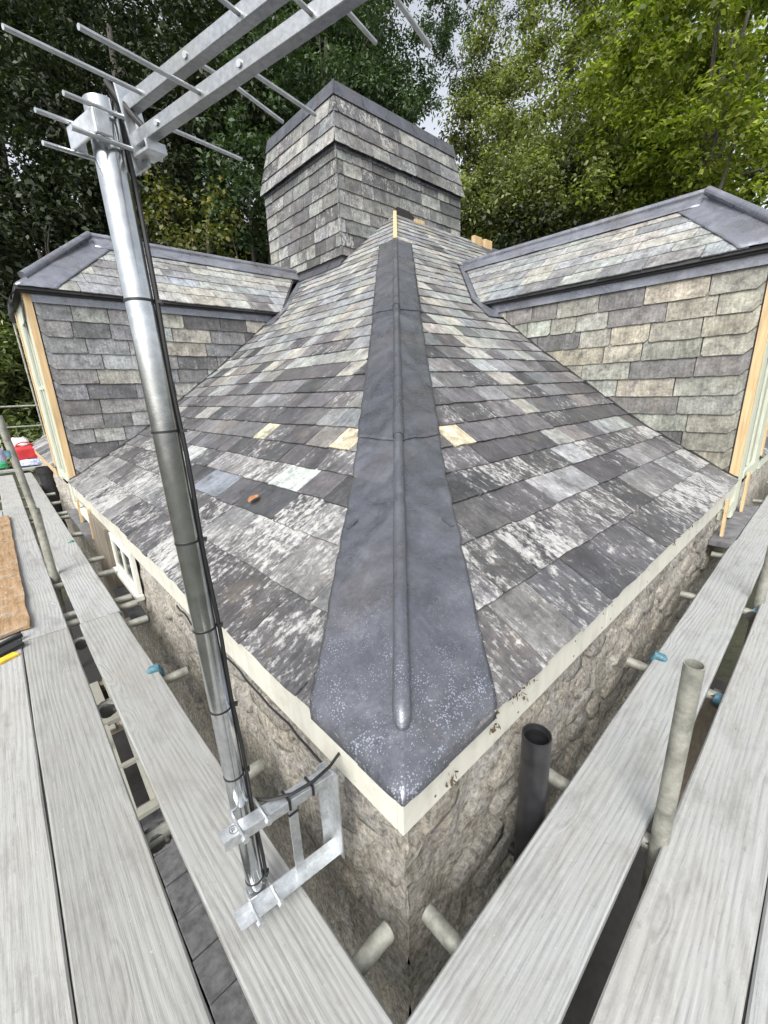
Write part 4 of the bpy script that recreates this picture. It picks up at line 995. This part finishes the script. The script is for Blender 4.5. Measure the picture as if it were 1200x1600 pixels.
# ------------------------------------------------------------------ vegetation
LEAF = dict(
    olive=mat_leaf('olive_leaves', (.075, .092, .030), (.145, .168, .058), (.26, .275, .115), .42, .5),
    beech=mat_leaf('beech_leaves', (.070, .100, .016), (.160, .205, .030), (.34, .37, .075), .45, .55),
    dark=mat_leaf('dark_leaves', (.017, .025, .013), (.029, .040, .019), (.048, .064, .028), .18, .8),
    conif=mat_leaf('conifer_leaves', (.030, .052, .026), (.048, .078, .036), (.075, .115, .050), .25, .7),
    autumn=mat_leaf('yellowing_leaves', (.05, .065, .016), (.10, .115, .028), (.20, .18, .045), .3, .9),
    rhodo=mat_leaf('rhododendron_leaves', (.060, .085, .026), (.115, .15, .05), (.21, .25, .10), .2, 1.0, .33))
def leaves(centres, radii, per, size, aspect, droop, squash=.75):
    """leaf quads (bent diamonds) scattered in clumps; numpy arrays of verts, quads"""
    n = len(centres); C = np.repeat(centres, per, 0); R = np.repeat(radii, per)
    N = len(C); d = rng.normal(size=(N, 3)); d /= np.linalg.norm(d, axis=1)[:, None]
    rr = rng.random(N)**.55
    P = C + d*(R*rr)[:, None]*np.array([1, 1, squash])
    nrm = d*.55 + rng.normal(size=(N, 3))*.45 + np.array([0, 0, .75]); nrm /= np.linalg.norm(nrm, axis=1)[:, None]
    a = rng.normal(size=(N, 3)); a[:, 2] -= droop; a -= nrm*(a*nrm).sum(1)[:, None]; a /= np.linalg.norm(a, axis=1)[:, None] + 1e-9
    b = np.cross(nrm, a); s = size*(.65 + .7*rng.random(N))
    L = a*s[:, None]; W = b*(s*aspect)[:, None]
    V = np.stack([P - L*.5, P + W*.5 + nrm*(s*.08)[:, None], P + L*.5 - nrm*(s*.10)[:, None], P - W*.5 + nrm*(s*.08)[:, None]], 1).reshape(-1, 3)
    return V, N
def leaf_mesh(name, V, N, mat, parent, inv):
    me = bpy.data.meshes.new(name); me.vertices.add(4*N); me.loops.add(4*N); me.polygons.add(N)
    me.vertices.foreach_set('co', V.astype(np.float32).ravel()); me.loops.foreach_set('vertex_index', np.arange(4*N, dtype=np.int32))
    me.polygons.foreach_set('loop_start', np.arange(0, 4*N, 4, dtype=np.int32)); me.polygons.foreach_set('loop_total', np.full(N, 4, np.int32))
    me.update(); me.materials.append(mat); o = bpy.data.objects.new(name, me); link(o, parent); o.matrix_parent_inverse = inv; return o
def tree(name, label, cat, base, lobes, mat, ncl, per, size, aspect=.55, droop=.5, clr=(.45, .9), trunk_r=.25, grp=None, surf=.45, limbs=7):
    """lobes: list of (centre, radii xyz); clumps fill the lobes, thicker towards the outside"""
    base = Vector(base); t = empty(name, base); tag(t, label, cat, grp); inv = Matrix.Translation(-base)
    vol = np.array([r[0]*r[1]*r[2] for c, r in lobes])**.75; vol /= vol.sum()
    cs_ = []; 
    for (c, r), f in zip(lobes, vol):
        k = max(4, int(ncl*f)); d = rng.normal(size=(k, 3)); d /= np.linalg.norm(d, axis=1)[:, None]
        rad = surf + (1.04 - surf)*rng.random(k)**.7
        p = d*rad[:, None]; p *= (1 + .18*np.sin(p[:, :1]*7 + f*40) + .12*np.sin(p[:, 2:]*9))
        cs_.append(np.array(c) + p*np.array(r))
    cs_ = np.concatenate(cs_); rad = clr[0] + (clr[1]-clr[0])*rng.random(len(cs_))
    V, N = leaves(cs_, rad, per, size, aspect, droop)
    leaf_mesh('crown', V, N, LEAF[mat], t, inv)
    top = Vector(lobes[0][0]); m = MB()
    k = 8; bend = Vector((random.uniform(-.4, .4), random.uniform(-.4, .4), 0))
    pts = [base + (top - base)*(i/k) + bend*math.sin(i/k*3.1) for i in range(k + 1)]
    m.tube(pts, [trunk_r*(1 - .8*i/k) for i in range(k + 1)], 9)
    for i in range(limbs):
        c, r = lobes[i % len(lobes)]; j = random.randint(2, k-2); q = cs_[random.randrange(len(cs_))]
        p0 = pts[j]; p2 = Vector(q); p1 = (p0 + p2)/2 + Vector((0, 0, random.uniform(.0, .8)))
        rr = trunk_r*(1 - .8*j/k)*.5
        m.tube([p0, p0 + (p1-p0)*.6, p1, p2], [rr, rr*.75, rr*.5, rr*.15], 6)
    o = m.build('trunk', M['bark'], t, smooth='all'); o.matrix_parent_inverse = inv
    return t
def gz(p): return terrain(p.x, p.y)
def tree_px(name, label, spec, mat, depth, **k):
    """spec: list of (px, py, depth, rx_m, ry_m, rz_m) lobe centres"""
    lobes = [(tuple(at(a, b, d)), (rx, ry, rz)) for a, b, d, rx, ry, rz in spec]
    c = Vector(lobes[0][0]); base = (c.x, c.y, terrain(c.x, c.y) - .3)
    return tree(name, label, 'tree', base, lobes, mat, **k)
GT = 'trees of the wood behind the house'
tree_px('broadleaf_tree', 'bright yellow green tree at the upper right', [(1130, 120, 11, 2.6, 2.6, 3.2), (1010, 30, 12, 2.0, 2.0, 2.0), (1160, -160, 12, 3.0, 3.0, 2.6), (1180, 330, 11.5, 2.2, 2.2, 1.6), (1060, 230, 12, 1.5, 1.5, 1.6), (980, 270, 13.5, 1.3, 1.3, 1.3)], 'beech', 11, ncl=360, per=130, size=.15, aspect=.6, clr=(.35, .75), trunk_r=.35, grp=GT, limbs=14)
tree_px('broadleaf_tree', 'tall olive green tree behind the right dormer, sky showing through it', [(880, 170, 15, 2.3, 2.3, 2.8), (810, 300, 14.5, 2.1, 2.1, 2.2), (900, 330, 14.5, 2.3, 2.3, 2.0), (795, 165, 15.5, .8, .8, 1.5), (960, -50, 16, 2.2, 2.2, 2.2), (705, 320, 15.5, .9, .9, 1.3), (765, 90, 15.8, .8, .8, 1.7), (735, 205, 15.8, .9, .9, 1.3), (835, 40, 15.8, .7, .7, .9)], 'olive', 15, ncl=470, per=140, size=.145, aspect=.5, clr=(.4, .85), trunk_r=.30, grp=GT, limbs=16)
tree_px('broadleaf_tree', 'mid green tree above and behind the chimney', [(510, 60, 16, 3.0, 3.0, 3.4), (575, 190, 16, 1.9, 1.9, 2.2), (450, 190, 15.5, 2.2, 2.2, 2.4), (570, -30, 17, 2.0, 2.0, 2.6), (640, 130, 16.5, .9, .9, 2.2)], 'conif', 16, ncl=380, per=120, size=.155, aspect=.45, clr=(.4, .85), trunk_r=.35, grp=GT, limbs=10)
tree_px('evergreen_tree', 'dark evergreen tree filling the upper left behind the antenna', [(170, 40, 14, 3.4, 3.4, 3.4), (60, 250, 13.5, 2.6, 2.6, 2.6), (300, 200, 14.5, 2.6, 2.6, 2.6), (380, 40, 15.5, 2.4, 2.4, 2.6), (-60, 60, 13, 2.6, 2.6, 3.2)], 'dark', 14, ncl=440, per=110, size=.17, aspect=.5, clr=(.45, .95), trunk_r=.4, grp=GT)
tree_px('evergreen_tree', 'very dark tree between left dormer and the left edge', [(60, 390, 13, 2.4, 2.4, 2.2), (200, 330, 14, 2.4, 2.4, 2.0), (-80, 430, 14.5, 2.0, 2.0, 2.0)], 'dark', 13, ncl=200, per=80, size=.19, aspect=.55, clr=(.4, .8), trunk_r=.25, grp=GT)
tree_px('sapling', 'yellowing young tree between the mast and the chimney', [(300, 345, 12.5, 1.3, 1.3, 1.0), (330, 380, 12.4, .9, .9, .6), (235, 310, 12.6, .8, .8, .8)], 'autumn', 12.5, ncl=46, per=30, size=.14, aspect=.7, clr=(.3, .6), trunk_r=.10, grp=GT)
tree_px('broadleaf_tree', 'dark green leafy tree close behind the chimney on its left', [(390, 300, 13.8, 1.7, 1.7, 2.2), (420, 150, 14.5, 1.6, 1.6, 1.6)], 'conif', 13.8, ncl=130, per=80, size=.18, aspect=.5, clr=(.35, .7), trunk_r=.16, grp=GT)
tree_px('thicket_tree', 'dark low tree under the canopy right of the chimney', [(780, 390, 15.5, 2.4, 2.4, 1.6), (930, 330, 16, 2.8, 2.8, 2.2), (690, 330, 17, 1.4, 1.4, 2.0)], 'dark', 16, ncl=230, per=80, size=.19, aspect=.5, clr=(.4, .8), trunk_r=.18, grp=GT)
tree_px('slender_tree', 'thin open tree against the sky gap left of the olive green tree', [(722, 70, 19, 1.5, 1.5, 3.0), (690, 0, 19, 1.2, 1.2, 1.8), (800, -10, 19.5, 1.6, 1.6, 1.4)], 'conif', 19, ncl=150, per=60, size=.17, aspect=.35, clr=(.3, .6), trunk_r=.08, grp=GT, limbs=5)
# backdrop trees deeper in the wood
for i, (px, py, d, r, mt) in enumerate(((-40, 60, 24, 5.5, 'dark'), (190, 200, 23, 5.0, 'dark'), (400, 120, 24, 5.0, 'dark'), (560, 190, 24, 3.4, 'conif'), (330, 420, 19, 3.4, 'dark'), (640, 370, 23, 3.2, 'dark'), (820, 370, 24, 4.0, 'olive'), (990, 200, 24, 4.6, 'olive'), (1130, 200, 22, 5.4, 'beech'), (1010, 370, 21, 3.6, 'dark'), (30, 420, 20, 3.8, 'dark'), (-20, 560, 19, 3.0, 'dark'))):
    where = ('at the far left', 'above the left dormer', 'left of the chimney', 'behind the chimney crown', 'just above the left dormer ridge', 'low behind the chimney', 'low behind the olive tree', 'right of the olive tree', 'behind the bright yellow green tree', 'above the right dormer ridge', 'behind the left dormer front', 'low at the left edge')[i]
    tree_px('woodland_tree', 'deep shaded woodland tree ' + where, [(px, py, d, r, r, r*.95), (px + (90 if i in (0, 1, 2, 7) else -70), py - 40, d + 1, r*.6, r*.6, r*.7)], mt, d, ncl=320 if i < 3 or i > 9 else 210, per=62, size=.34, aspect=.55, clr=(.6, 1.3), trunk_r=.4, grp=GT, limbs=6)
# rhododendron bushes beyond the left scaffold
def bush(name, label, px, py, d, r, rz, mat, ncl, per, size, aspect, grp):
    c = at(px, py, d); base = (c.x, c.y, terrain(c.x, c.y) - .2)
    return tree(name, label, 'shrub', base, [(tuple(c), (r, r, rz))], mat, ncl, per, size, aspect, .3, (.3, .55), .08, grp, .6)
GB = 'rhododendron bushes beyond the scaffold'
bush('rhododendron', 'glossy rhododendron bush behind the guard rails at the left', 15, 590, 12.9, 1.5, 1.35, 'rhodo', 190, 60, .24, .30, GB)
bush('rhododendron', 'lower rhododendron bush just above the red bag', 60, 690, 13.2, 1.3, .9, 'rhodo', 110, 60, .22, .30, GB)
